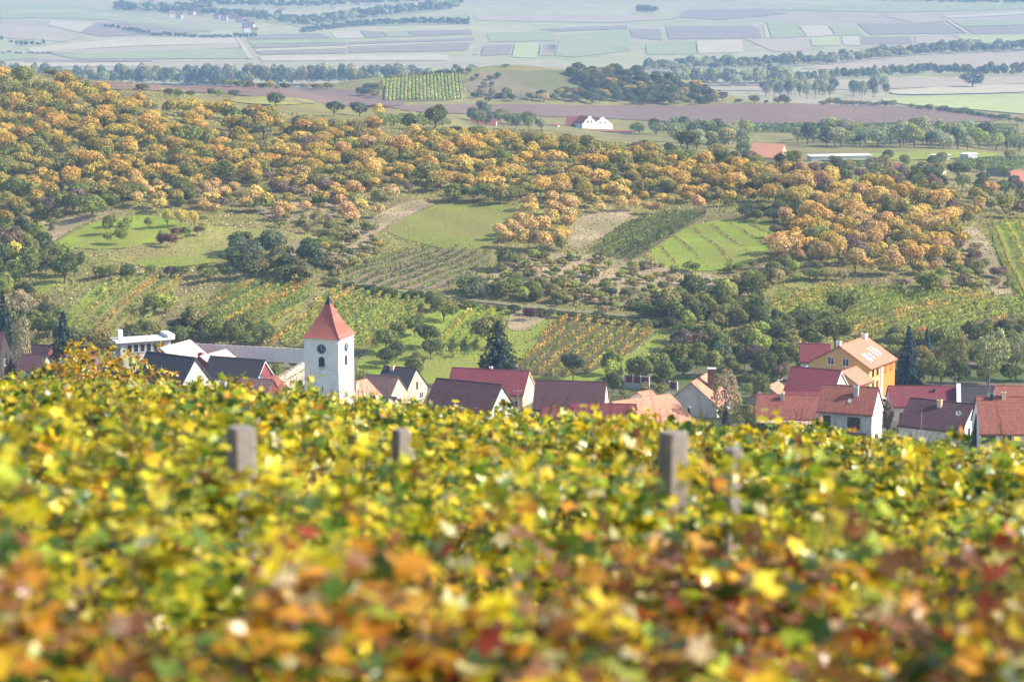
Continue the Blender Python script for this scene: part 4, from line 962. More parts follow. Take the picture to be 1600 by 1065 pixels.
# ------------------------------------------------------------------ buildings
def slope_y(w, rise): return rise/(w/2)
def window(parent, face, s, z, w, h, Lx, Wy, frame='frame_w', pane='glass', split=1, name='window', label=None, flowers=False):
    """face F front(-y), B back, R right(+x), K left(-x); s along the face, z centre height"""
    T = 0.06; b = 0.09
    fr = MB(); pn = MB()
    def bx(mb, s0, s1, z0, z1, d0, d1):
        if face == 'F': mb.box(s0, s1, -Wy/2-d1, -Wy/2-d0, z0, z1)
        elif face == 'R': mb.box(Lx/2+d0, Lx/2+d1, s0, s1, z0, z1)
        elif face == 'K': mb.box(-Lx/2-d1, -Lx/2-d0, s0, s1, z0, z1)
        else: mb.box(s0, s1, Wy/2+d0, Wy/2+d1, z0, z1)
    bx(fr, s-w/2, s-w/2+b, z-h/2, z+h/2, -0.05, T); bx(fr, s+w/2-b, s+w/2, z-h/2, z+h/2, -0.05, T)
    bx(fr, s-w/2+b, s+w/2-b, z-h/2, z-h/2+b, -0.05, T); bx(fr, s-w/2+b, s+w/2-b, z+h/2-b, z+h/2, -0.05, T)
    bx(fr, s-w/2-0.06, s+w/2+0.06, z-h/2-0.07, z-h/2-0.001, -0.05, T+0.08)
    for k in range(1, split+1):
        if split > 1 or w > 0.9:
            q = s - w/2 + w*k/(split+1); bx(fr, q-0.05, q+0.05, z-h/2+b+.001, z+h/2-b-.001, 0.012, T-0.01)
    bx(pn, s-w/2+b, s+w/2-b, z-h/2+b, z+h/2-b, -0.04, 0.008)
    f = fr.build(name, M[frame], parent); pn.build('pane', M[pane], f)
    if label: f['label'] = label
    if flowers:
        q = MB()
        for _ in range(16):
            a = s + rng.uniform(-w/2, w/2); c = z-h/2 + rng.uniform(-0.25, 0.2); r = rng.uniform(.05, .1)
            bx(q, a-r, a+r, c-r, c+r, T+0.03, T+0.12+rng.uniform(0, .15))
        q.build('flower_box', M['flower'], f)
    return f
def house(label, uR, vR, Y, psi, L, w, rise, wall='white', roof='r_red', over=0.3, win=(), chim=(), cat='house', name='house', barge=None, base=None, ridge=True, uL=None, hmin=None, extra_wall=None):
    psi = math.radians(psi); d = Vector((math.cos(psi), math.sin(psi), 0)); PR = at(uR, vR, Y)
    c = PR - d*(L/2); n = Vector((-d.y, d.x, 0))
    g = min(tz(*(c + d*sx*L/2 + n*sy*w/2)[:2]) for sx in (-1, 1) for sy in (-1, 1)) - 0.2
    if hmin: g = min(g, PR.z - hmin)
    zr = PR.z - g; ze = max(1.2, zr - rise)
    root = thing(name, label, cat, (c.x, c.y, g), psi)
    mb = MB(); mb.prism([(-w/2, -0.6), (w/2, -0.6), (w/2, ze), (0, zr - 0.02), (-w/2, ze)], 'x', -L/2, L/2)
    wb = mb.build('wall', M[wall], root)
    s = (zr - ze)/(w/2); e = w/2 + over; t = 0.16; xo = L/2 + over*0.7
    rb = MB()
    for sg in (-1, 1):
        zE = zr - s*e
        rb.prism([(0, zr+0.03), (sg*e, zE+0.03), (sg*e, zE+0.03+t), (0, zr+0.03+t)], 'x', -xo, xo)
    rf = rb.build('roof', M[roof], root)
    if ridge:
        q = MB(); nn = int(2*xo/0.4)
        for k in range(nn):
            x0 = -xo + 2*xo*k/nn; hgt = zr + t + 0.02
            q.prism([(-0.14, hgt-0.06), (0.14, hgt-0.06), (0.07, hgt+0.07), (-0.07, hgt+0.07)], 'x', x0, x0 + 2*xo/nn - 0.05)
        q.build('ridge_tiles', M[roof], rf)
    bb = MB(); gt = MB()
    if barge:
        for sg in (-1, 1):
            zE = zr - s*e
            bb.prism([(0, zr-0.16), (sg*e, zE-0.16), (sg*e, zE+0.028), (0, zr+0.028)], 'x', xo-0.06, xo-0.002)
        bb.build('bargeboard', M[barge], rf)
    for sg in (-1, 1):
        zE = zr - s*e; gt.box(-xo, xo, sg*e-0.07 + (0.08*sg), sg*e+0.07+(0.08*sg), zE-0.02, zE+0.1)
        break
    gt.build('gutter', M['dark' if roof in ('r_slate', 'r_purple') else 'frame_b'], rf)
    for (fx, fy, ch, cs, cm) in chim:
        x = L/2 - fx*L; y = fy*w/2; zt = zr - abs(y)*s
        q = MB(); q.box(x-cs/2, x+cs/2, y-cs/2, y+cs/2, zt-0.4, zt+ch); q.box(x-cs/2-.06, x+cs/2+.06, y-cs/2-.06, y+cs/2+.06, zt+ch, zt+ch+0.12)
        c_ = q.build('chimney', M[cm], rf)
        q2 = MB(); q2.box(x-cs/4, x+cs/4, y-cs/4, y+cs/4, zt+ch+0.12, zt+ch+0.22); q2.build('chimney_pot', M['dark'], root)
    for wd in win:
        f, sx, dz, ww, hh = wd[:5]; kw = wd[5] if len(wd) > 5 else {}
        window(root, f, sx, ze + dz, ww, hh, L, w, **kw)
    return root, dict(c=c, g=g, zr=zr, ze=ze, L=L, w=w, s=s, d=d, n=n, psi=psi)
BR = dict(frame='frame_b')
# left of the church
house('white gabled house with slate roof and two small gable windows', 304, 560, 392, -33, 9.5, 8, 4.2, 'white', 'r_slate', 0.4, [('R', -0.7, -0.1+0.6, 0.7, 1.2), ('R', 1.0, 0.5, 0.7, 1.2)], barge='dark')
house('long slate roofed barn with maroon boarded gable', 413, 564, 402, -22, 9.6, 7.2, 3.4, 'maroonw', 'r_slate', 0.3, [('F', 2, -1.2, 0.8, 0.8)], barge='frame_w', name='barn', cat='barn')
house('red boarded building with a pale sheet roof facing the sun', 296, 532, 432, 62, 8.5, 8.6, 2.7, 'redw', 'r_pink', 0.3, [('K', -1.8, 0.0, 0.8, 0.8), ('K', 0.2, 0.0, 0.8, 0.8), ('K', 2.2, 0, 0.8, 0.8)], ridge=False, barge='redw')
house('lower maroon building whose pale roof reaches to the long wall', 352, 547, 424, 60, 7.0, 8.5, 2.4, 'maroonw', 'r_pink', 0.3, ridge=False, chim=[(0.9, 0.1, 0.6, 0.7, 'maroonw')])
house('low brown ribbed roof shed in front of the maroon barn', 425, 594, 385, -10, 7.4, 6, 1.7, 'maroonw', 'r_old', 0.25, name='shed', cat='shed')
house('small red roofed annex beside the church', 431, 588, 391, 62, 4.0, 4.0, 1.5, 'maroonw', 'r_red', 0.25, name='shed', cat='shed')
house('tiny red tiled roof with peach gable, nearest the vines left of the church', 384, 600, 376, -12, 5.0, 4.2, 1.5, 'peach', 'r_red', 0.2, chim=[(0.66, -0.5, 1.2, 1.1, 'greyw')], name='shed', cat='shed')
house('brown purple roofed house behind the birch', 79, 541, 428, -20, 5.6, 7, 3.0, 'maroonw', 'r_purple', 0.3)
house('grey brown gabled house beside the big spruce', 132, 547, 418, 70, 6, 6, 1.9, 'greyw', 'r_old', 0.3, [('K', 0, -0.6, 0.6, 0.9)], chim=[(0.1, -0.6, 1.6, 0.5, 'maroonw')])
house('small blue grey house under the purple roof', 72, 556, 412, -8, 4, 6, 2.0, 'greyw', 'r_purple', 0.3, [('R', 0, -0.5, 0.7, 0.9)])
house('dark roofed house cut off by the left frame edge', 6, 520, 425, -5, 9, 8, 4.0, 'dark', 'r_purple', 0.3, [('F', 2, -1.5, 1.0, 1.1), ('R', 0, -1, 0.9, 1.1)])
# right of the church
house('orange roofed cottage against the church tower', 572, 594, 385, 48, 5.0, 9.5, 3.0, 'beige', 'r_orange', 0.3, chim=[(0.7, -0.3, 1.2, 0.55, 'beige')])
house('old mottled brown roofed cottage with beige gable', 622, 590, 392, -22, 5.4, 6.4, 2.6, 'beige', 'r_old', 0.2, [('R', 0.6, -1.2, 0.7, 0.9, BR), ('R', -1.4, -1.2, 0.7, 0.9, BR)])
house('slate roofed farmhouse with beige gable and white lower wall', 650, 577, 402, -24, 5.6, 8.2, 3.4, 'beige', 'r_slate', 0.2, [('R', 0.3, 0.8, 0.6, 1.1, BR), ('R', -1.6, -1.4, 0.7, 1.2, BR), ('R', 1.8, -1.1, 1.4, 1.1)], chim=[(0.72, -0.1, 0.6, 0.6, 'peach')])
house('dark low roof between the vines and the old cottages', 618, 622, 374, -14, 4.4, 4, 1.0, 'beige', 'r_slate', 0.2, name='shed', cat='shed')
hI, iI = house('long bright maroon roofed house with peach gable', 826, 581, 404, -14, 12.6, 8.0, 3.0, 'peach', 'r_maroon', 0.25, [('R', -0.2, 1.0, 0.5, 0.9), ('R', -1.2, -1.8, 0.4, 0.9), ('F', 5.0, -1.5, 1.1, 1.2)], chim=[(0.5, 0.05, 0.6, 0.45, 'white')], barge='peach')
house('purple brown roofed house with white gable and brown shutters', 783, 602, 382, -27, 11.0, 7.8, 3.5, 'white', 'r_purple', 0.35, [('R', -1.8, -0.1, 1.0, 1.6, dict(frame='frame_b', pane='frame_b')), ('R', 0.9, 0.35, 1.0, 1.6, dict(frame='frame_b', pane='frame_b'))], barge='dark')
house('big dark brown roofed barn with sunlit peach gable', 947, 598, 392, -8, 11.0, 8.6, 3.7, 'peach', 'r_purple', 0.15, barge=None, name='barn', cat='barn')
house('low maroon roofed house in front of the dark brown barn', 993, 633, 368, -7, 9.4, 6.4, 2.2, 'maroonw', 'r_maroon', 0.25)
house('low red roof peeping over the vines beside the barn', 896, 638, 364, -7, 4.5, 5, 1.6, 'pinkw', 'r_maroon', 0.25, name='shed', cat='shed')
house('big terracotta roof sloping down to the vines', 1046, 617, 376, 34, 10.5, 15.5, 3.7, 'peach', 'r_orange', 0.3, hmin=6)
house('little orange roofed shed with white wall behind the terracotta roof', 1016, 611, 396, 40, 2.6, 3.4, 0.8, 'white', 'r_orange', 0.2, name='shed', cat='shed')
house('grey gabled house with orange roof facing the sun', 1104, 585, 396, 68, 7.5, 8.2, 3.3, 'greyw', 'r_orange', 0.3, [('K', 0.4, -1.2, 0.4, 1.1, dict(frame='dark'))], barge='dark')
house('tan roofed cottage behind the birch', 1216, 597, 400, 60, 4.0, 7.0, 2.4, 'beige', 'r_orange', 0.25)
# right side
hT, iT = house('big yellow house with salmon roof, skylights and two chimneys', 1353, 527, 410, 58, 10.0, 10.4, 3.0, 'ochre', 'r_bright', 0.35,
   [('K', 0.2+1.3, 0.55, 1.15, 1.25, {}), ('K', -0.6-0.5, 0.55, 1.15, 1.25, {}), ('F', -3.6, -0.9, 0.85, 1.2, BR), ('F', -1.9, -0.9, 0.85, 1.2, BR), ('F', 1.2, -0.9, 0.7, 1.3, BR), ('F', 3.4, -0.8, 1.0, 1.3, BR), ('F', -3.6, -3.2, 0.85, 1.4, BR), ('F', -1.9, -3.4, 0.9, 1.9, dict(frame='frame_b', pane='maroonw', name='door'))],
   chim=[(0.93, 0.1, 0.9, 0.7, 'white'), (0.12, -0.05, 0.9, 0.8, 'white')], barge='frame_b')
q = MB(); q.box(0.25, 5.02, -iT['w']/2-0.012, -iT['w']/2+0.2, -0.5, iT['ze']-0.3); w2 = q.build('wall', M['orangew'], hT); w2['label'] = 'orange painted end of the side wall'
q = MB(); q.box(-0.75, 0.2, -iT['w']/2-0.12, -iT['w']/2+0.2, -0.5, iT['ze']-0.25); q.build('drain_column', M['greyw'], hT)
for k, (x, yy, ln) in enumerate([(-2.9, 0.70, 1.0), (-2.0, 0.70, 1.0), (-0.7, 0.68, 0.7), (0.9, 0.60, 1.1), (2.2, 0.58, 1.1)]):
    y = -iT['w']/2*yy; s = iT['s']; zt = iT['zr'] - abs(y)*s + 0.2
    q = MB(); q.prism([(y-ln*0.8, zt-ln*0.8*s), (y+ln*0.8, zt+ln*0.8*s), (y+ln*0.8, zt+ln*0.8*s+0.14), (y-ln*0.8, zt-ln*0.8*s+0.14)], 'x', x-0.28, x+0.28)
    q.build('skylight', M['r_white'], hT)
house('red roofed rear wing of the yellow house', 1296, 539, 421, -8, 4.6, 6, 2.3, 'white', 'r_maroon', 0.3)
house('small ochre porch wing with salmon roof before the yellow house', 1338, 574, 398, 56, 5.0, 5.6, 1.7, 'ochre', 'r_bright', 0.3, [('F', 1, -1.2, 0.7, 1.2, BR)], name='porch', cat='porch')
house('maroon roofed house with white gable below the yellow house', 1313, 580, 386, -24, 7.6, 7.4, 2.7, 'pinkw', 'r_maroon', 0.3, [('R', 1.2, 0.1, 0.4, 1.2, {}), ('R', -0.6, 0.1, 0.4, 1.2, {})], barge='frame_w')
hR, iR = house('long red roofed house with glazed veranda', 1288, 620, 364, -9, 9.6, 7.2, 2.7, 'beige', 'r_red', 0.2, [('F', -3.6 + 1.15*k, -1.25, 1.0, 1.3, {}) for k in range(7)], chim=[(0.63, -0.2, 0.9, 0.5, 'greyw')])
q = MB(); e = iR['w']/2; q.prism([(-e-0.05, iR['ze']-0.10), (-e-1.2, iR['ze']-0.45), (-e-1.2, iR['ze']-0.38), (-e-0.05, iR['ze']-0.02)], 'x', -4.8, 4.8); cn = q.build('veranda_canopy', M['r_pink'], hR); cn['label'] = 'pink sheet canopy over the veranda'
q = MB(); q.prism([(-e-0.1, -0.5), (e, -0.5), (e, iR['ze']+.2), (0, iR['zr']+0.35), (-e-0.1, iR['ze']+0.25)], 'x', 4.86, 5.16); q.build('fire_wall', M['beige'], hR)
house('maroon roof strip behind the long red roof', 1294, 612, 374, -3, 6.2, 5, 1.6, 'pinkw', 'r_maroon', 0.2)
hS, iS = house('two storey grey white house with red roof and flower boxes', 1371.5, 607, 352, -20, 7.7, 7.0, 3.0, 'greyw', 'r_red', 0.25,
   [('F', -2.5, -1.35, 1.05, 1.5, dict(flowers=True, frame='dark')), ('F', 1.3, -1.35, 1.8, 1.5, dict(flowers=True, split=2, frame='dark')), ('R', 0.2, 1.0, 0.35, 0.7, {}), ('R', 0.4, -1.6, 0.5, 1.4, {}), ('R', 0.4, -4.2, 0.5, 1.4, {}), ('F', -1.9, -4.0, 0.9, 1.2, dict(frame='dark'))],
   chim=[(0.36, -0.35, 1.3, 0.6, 'greyw')])
q = MB(); e = iS['w']/2; q.prism([(-e-0.02, iS['ze']-2.85), (-e-1.1, iS['ze']-3.5), (-e-1.1, iS['ze']-3.4), (-e-0.02, iS['ze']-2.75)], 'x', 0.0, 3.2); q.build('door_canopy', M['r_purple'], hS)
q = MB(); s = iS['s']; y = -e*0.62; zt = iS['zr']-abs(y)*s+0.2; q.prism([(y-.25, zt-.25*s), (y+.25, zt+.25*s), (y+.25, zt+.25*s+.12), (y-.25, zt-.25*s+.12)], 'x', 0.1, 0.55); q.build('skylight', M['metal'], hS)
q = MB(); q.prism([(-e-.01, -.55), (e+.01, -.55), (e+.01, iS['ze']-.03), (0, iS['zr']-.06), (-e-.01, iS['ze']-.03)], 'x', 3.80, 3.856); sw = q.build('sun_painted_side_wall', M['white'], hS)  # whiter skin over the grey gable, sunlight painted into its colour
house('maroon ribbed roof house with pale pink front', 1491, 605, 378, -3, 9.8, 7, 2.3, 'pinkw', 'r_maroon', 0.25, [('F', -3.1, -1.9, 0.8, 1.9, dict(frame='frame_b', pane='maroonw', name='door'))], chim=[(0.32, -0.3, 0.5, 0.3, 'dark')])
fw = at(1494, 606, 377)
q = MB(); e = 3.7; q.prism([(-e, -6), (e, -6), (e, -2.0), (0, 0.7), (-e, -2.0)], 'x', -0.3, 0.3)
o = q.build('fire_wall', M['white'], None); o.location = (fw.x+0.35, fw.y, fw.z); o.rotation_euler = (0, 0, math.radians(-8)); tag(o, 'tall white gable wall at the end of the maroon ribbed roof', 'wall')
house('dark slate brown roofed house with dish and yellow chimney', 1521, 633, 360, -30, 9.5, 9.4, 3.1, 'white', 'r_purple', 0.2, [('R', -1.6, -0.7, 0.8, 1.6, BR)], chim=[(0.5, -0.2, 1.0, 0.6, 'peach')])
house('red tiled house with white front at the right frame edge', 1632, 621, 352, -2, 9.4, 9.0, 4.2, 'white', 'r_red', 0.25, [('F', -3.6, -0.8, 1.9, 1.2, dict(frame='dark', split=2)), ('F', -1.0, -0.8, 1.1, 1.2, dict(frame='dark')), ('F', 2.2, -0.8, 1.1, 1.2, dict(frame='dark'))], chim=[(0.61, -0.05, 0.9, 0.55, 'peach'), (0.79, -0.1, 0.8, 0.35, 'dark')])
house('mottled dark slate roof behind the dish roofed house', 1560, 604, 384, -2, 5.6, 6, 2.4, 'beige', 'r_slate', 0.2)
house('plain red roof behind the house at the right frame edge', 1640, 604, 380, -2, 8.2, 6, 2.2, 'white', 'r_red', 0.2)
# distant houses
def dhouse(label, uR, vR, Y, psi, L, w, rise, wall='white', roof='r_red', win=(), **kw): return house(label, uR, vR, Y, psi, L, w, rise, wall, roof, 0.4, win, ridge=False, **kw)
dhouse('pair of small red roofs below the knoll vineyard', 606, 178, 1130, -20, 6, 6, 2.5, 'beige', 'r_red')
dhouse('small red roof beside the first one below the knoll', 590, 178, 1140, -20, 4, 6, 2.5, 'beige', 'r_red')
dhouse('tiny white gable alone left of the white baroque house', 866, 194, 1215, 80, 6, 5, 4.2, 'white', 'r_red')
dhouse('long red roof joined to the white baroque gable', 922, 182, 1240, -6, 11.5, 7, 4.0, 'white', 'r_red', [('F', -3, -1.2, 1.4, 2.2), ('F', 2.0, -1.2, 1.0, 1.6)])
dhouse('brown roofed row below the white baroque houses', 990, 205, 1200, -5, 22, 7, 2.6, 'beige', 'r_red')
dhouse('long low maroon roof near the copse', 776, 186, 1190, -10, 12, 7, 2.5, 'beige', 'r_red')
def gable_house(u, v, Y, w, hgt, label):
    p = at(u, v, Y); g = tz(p.x, p.y) - 0.3; root = thing('house', label, 'house', (p.x, p.y, g), math.radians(26)); H = p.z - g
    prof = [(-.5, 0), (.5, 0), (.5, .42), (.43, .47), (.33, .62), (.26, .72), (.14, .8), (.10, .93), (0, 1), (-.10, .93), (-.14, .8), (-.26, .72), (-.33, .62), (-.43, .47), (-.5, .42)]
    q = MB(); q.prism([(a*w, b*H) for a, b in prof], 'y', -0.4, 0.0); q.build('gable', M['white'], root)
    q = MB(); q.box(-w*0.46, w*0.46, 0.0, 9, 0, H*0.42); q.build('wall', M['white'], root)
    q = MB()
    for sg in (-1, 1): q.prism([(0, H*0.88), (sg*w*0.5, H*0.40), (sg*w*0.5, H*0.44), (0, H*0.92)], 'y', 0.002, 9.3)
    q.build('roof', M['r_red'], root)
    for a in (-0.12, 0.12):
        q = MB(); q.box(a*w-0.35, a*w+0.35, -0.46, -0.38, H*0.48, H*0.64); q.build('window', M['dark'], root)
gable_house(921, 181, 1232, 8.2, 8, 'white house with curved baroque gable, the nearer of two')
gable_house(941, 183, 1238, 11, 8, 'white house with curved baroque gable and broader foot, the farther of two')
dhouse('long terracotta roof rising behind the orchard ridge', 1225, 226, 800, -20, 9.6, 11, 3.6, 'peach', 'r_orange')
dhouse('hipped red roofed cottage below the sports ground', 1408, 256, 860, -8, 5.5, 6, 2.2, 'white', 'r_red')
dhouse('small white gabled cottage next to the red ones', 1352, 252, 880, 70, 5, 5, 2.2, 'white', 'r_slate')
dhouse('red roofed cottage, middle of the row by the sports ground', 1445, 261, 850, 60, 5, 6, 2.2, 'pinkw', 'r_red')
dhouse('red roofed cottage at the far end of the row by the sports ground', 1476, 256, 870, -20, 6, 6, 2.4, 'white', 'r_red')
dhouse('slate roofed white house near the frame edge beyond the orchard', 1580, 264, 880, -18, 8, 6.5, 2.4, 'white', 'r_slate', [('F', -2, -1, 1, 1), ('R', 0, -1, 1, 1)])
dhouse('bright red roofed white house cut by the frame edge', 1618, 268, 850, -5, 8, 8, 3.2, 'white', 'r_bright', [('F', -2, -1, 1, 1)])
def flat_long(u0, u1, v, Y, depth, h, mat, name, label, cat):
    a = at(u0, v, Y); b = at(u1, v, Y+4); L = (b-a).length; psi = math.atan2(b.y-a.y, b.x-a.x); g = min(tz(a.x, a.y), tz(b.x, b.y))-0.3
    root = thing(name, label, cat, (a.x, a.y, g), psi); H = max(h, a.z - g)
    q = MB(); q.box(0, L, 0, depth, 0, H-0.2); q.build('wall', M['metal'], root)
    q = MB(); q.box(-0.3, L+0.3, -0.3, depth+0.3, H-0.198, H); q.build('roof', M[mat], root)
flat_long(1268, 1362, 244, 960, 6, 2.5, 'r_white', 'clubhouse', 'long low white roofed sports building', 'building')
flat_long(1513, 1527, 241, 1010, 4, 2.5, 'r_white', 'shed', 'white van sized shed on the sports ground', 'shed')
flat_long(1465, 1484, 243, 1005, 4, 2, 'r_white', 'shed', 'pale shed left of the white one on the sports ground', 'shed')
# far village houses (upper left, tiny)
for k, (u, v) in enumerate([(252,17),(262,20),(268,27),(280,29),(300,24),(340,30),(350,33),(362,29),(374,36),(384,40),(392,44),(385,50),(398,53),(520,14),(560,8),(575,10),(330,22),(316,16),(236,9),(440,22)]):
    p = hit(u, v); root = thing('far_house', 'tiny pale house in the far wooded village', 'house', (p.x, p.y, p.z), rng.uniform(-.5, .5), 'tiny pale houses of the far wooded village')
    q = MB(); q.box(-4.5, 4.5, -3, 3, -1, 3.5+rng.uniform(0, 2)); q.build('wall', M['greyw'], root)
    q = MB(); q.prism([(-3.4, 5.3), (3.4, 5.3), (0, 8)], 'x', -4.8, 4.8); q.build('roof', M['r_old' if k % 2 else 'r_red'], root)

# flat roofed white building
a = at(188, 534, 436); b = at(274, 533, 440); g = min(tz(a.x, a.y), tz(b.x, b.y)) - 0.3; H = a.z - g + 0.2; L = b.x - a.x
fb = thing('flat_building', 'modern white flat roofed building behind the red boarded one', 'building', (a.x, a.y, g), math.atan2(4, L))
MB().box(0, L, 0, 3.4, -0.5, H-0.3).build('wall', M['greyw'], fb)
MB().box(-0.98, L+0.48, -0.68, 3.68, H-0.297, H-0.02).build('roof', M['greyw'], fb)
MB().box(-1.0, L+0.5, -0.76, -0.682, H-0.32, H+0.06).box(L+0.482, L+0.56, -0.76, 3.7, H-0.32, H+0.06).build('fascia', M['r_white'], fb)
MB().box(L-0.7, L+0.6, -0.8, 3.75, H+0.002, H+0.55).build('parapet', M['white'], fb)
MB().box(0.1, 0.9, 1.5, 2.3, H, H+1.6).build('chimney', M['white'], fb)
for k in range(6): window(fb, 'F', 1.6+k*1.15, H-1.5, 0.9, 1.5, 0, 0, 'metal', 'glass')
# long grey wall: panels and posts
wa = at(306, 537, 436); wb_ = at(480, 546, 424); nseg = 17
gw = thing('long_wall', 'long pale grey concrete wall running to the church tower', 'wall', (wa.x, wa.y, wa.z)); Lw = math.dist(wa[:2], wb_[:2]); gw.rotation_euler = (0, 0, math.atan2(wb_.y-wa.y, wb_.x-wa.x))
pm = MB().box(0.0, Lw/nseg-0.05, -0.08, 0.08, -2.4, 0).mesh('panel', M['white']); cm_ = MB().box(-0.02, Lw/nseg-0.02, -0.13, 0.13, 0.002, 0.09).mesh('coping', M['greyw'])
for k in range(nseg):
    dz = (wb_.z-wa.z)*k/nseg; obj('panel', pm, gw, (k*Lw/nseg, 0, dz)); obj('coping', cm_, gw, (k*Lw/nseg, 0, dz))
# brick garden walls
for (u0, u1, v, lab) in ((977, 1014, 586, 'red brick garden wall with grey foot behind the brown barn'), (1034, 1058, 594, 'short red brick wall by the white pillar')):
    a = at(u0, v, 424); b = at(u1, v, 422); L = math.dist(a[:2], b[:2]); g = tz(a.x, a.y)
    r_ = thing('garden_wall', lab, 'wall', tuple(a), math.atan2(b.y-a.y, b.x-a.x)); n = max(2, int(L/1.3)); w_ = L/n
    pmm = MB().box(0.12, w_-0.12, -0.06, 0.06, -1.15, 0).mesh('panel', M['maroonw'])
    for k in range(n): obj('panel', pmm, r_, (k*w_, 0, 0))
    pp = MB().box(-0.12, 0.12, -0.12, 0.12, -2.2, 0.12).mesh('pillar', M['greyw'])
    for k in range(n+1): obj('pillar', pp, r_, (k*w_, 0, 0))
    MB().box(0.12, L-0.12, -0.11, 0.11, -2.2, -1.152).build('foot', M['greyw'], r_)
# walls on the lane left of the church
a = at(432, 590, 398); b = at(472, 566, 404); r_ = thing('stone_wall', 'pale rubble bank along the lane beside the church', 'wall', (a.x, a.y, a.z), math.atan2(b.y-a.y, b.x-a.x)); q = MB()
for k in range(60):
    x = k/60*math.dist(a[:2], b[:2]); zz = (b.z-a.z)*k/60; q.box(x, x+rng.uniform(.5, .9), rng.uniform(-.5, -.2), rng.uniform(.1, .5), zz-3, zz + rng.uniform(-.12, 0.05)); q.box(x, x+.4, -1.0+rng.uniform(-.3, 0), -.1, zz-3, zz-.8+rng.uniform(-.3, .1))
q.build('stones', M['beige'], r_)

# ------------------------------------------------------------------ church tower
YT = 372; pa = at(528.5, 530, YT); psi = math.radians(-20); W_ = 5.45
d = Vector((math.cos(psi), math.sin(psi), 0)); n = Vector((-d.y, d.x, 0)); c = pa - d*(W_/2) + n*(W_/2)
g = tz(c.x, c.y) - 0.3; H = pa.z - g
tw = thing('church_tower', 'white square church tower with clock and steep red tiled roof', 'church tower', (c.x, c.y, g), psi)
h2 = W_/2
MB().box(-h2, h2, -h2, h2, -0.6, H-0.25).build('wall', M['tower_white'], tw)
q = MB()
for sx in (-1, 1):
    for sy in (-1, 1):
        x0, x1 = sorted((sx*(h2-0.75), sx*(h2+0.06))); y0, y1 = sorted((sy*(h2-0.75), sy*(h2+0.06)))
        q.box(x0, x1, y0, y1, -0.6, H-1.0)
        q2 = (sx*(h2-0.82), sx*(h2+0.14)); q3 = (sy*(h2-0.82), sy*(h2+0.14)); q.box(min(q2), max(q2), min(q3), max(q3), H-1.0, H-0.78)
q.build('pilaster', M['tower_white'], tw)
MB().box(-h2-0.10, h2+0.10, -h2-0.10, h2+0.10, H-0.45, H-0.25).box(-h2-0.2, h2+0.2, -h2-0.2, h2+0.2, H-0.249, H-0.05).build('cornice', M['tower_white'], tw)
MB().box(-h2-0.09, h2+0.09, -h2-0.09, h2+0.09, H-5.2, H-5.08).build('string_course', M['tower_white'], tw)
prof = [(0, h2+0.42), (0.35, h2+0.10), (0.9, h2-0.32), (1.8, h2-0.92), (2.9, h2-1.48), (4.0, h2-1.98), (5.1, 0.26), (5.65, 0.06)]
vs = []; fs = []
for k, (z, r_) in enumerate(prof): vs += [(-r_, -r_, H-0.05+z), (r_, -r_, H-0.05+z), (r_, r_, H-0.05+z), (-r_, r_, H-0.05+z)]
for k in range(len(prof)-1):
    for s in range(4): a0 = k*4+s; a1 = k*4+(s+1) % 4; fs.append((a0, a1, a1+4, a0+4))
fs += [(3, 2, 1, 0), tuple(range(len(vs)-4, len(vs)))]
rf = MB().add(vs, fs).build('roof', M['r_tower'], tw)
q = MB(); q.add([(-.42, -.42, H+4.75), (.42, -.42, H+4.75), (.42, .42, H+4.75), (-.42, .42, H+4.75), (-.1, -.1, H+5.75), (.1, -.1, H+5.75), (.1, .1, H+5.75), (-.1, .1, H+5.75)], [(0,3,2,1),(4,5,6,7),(0,1,5,4),(1,2,6,5),(2,3,7,6),(3,0,4,7)]); q.build('spire_cap', M['lead'], rf)
q = MB(); q.tube((0, 0, H+5.5), (0, 0, H+6.3), 0.035, 0.02, 6); q.tube((0, 0, H+5.75), (0, 0, H+5.95), 0.12, 0.12, 10); q.box(-.16, .16, -.02, .02, H+6.12, H+6.16); q.build('cross', M['dark'], rf)
for (x0, y0, x1, y1) in ((h2+.1, -h2-.1, h2-1.0, -h2+1.0),):   # pale hip ridge facing the sun
    pts = [Vector((r_*1.0, -r_*1.0, H-0.02+z)) for z, r_ in prof[:-1]]; q = MB()
    for p, s in zip(pts[:-1], pts[1:]): q.tube(p, s, 0.07, 0.07, 5)
    q.build('hip_tiles', M['r_tower'], rf)
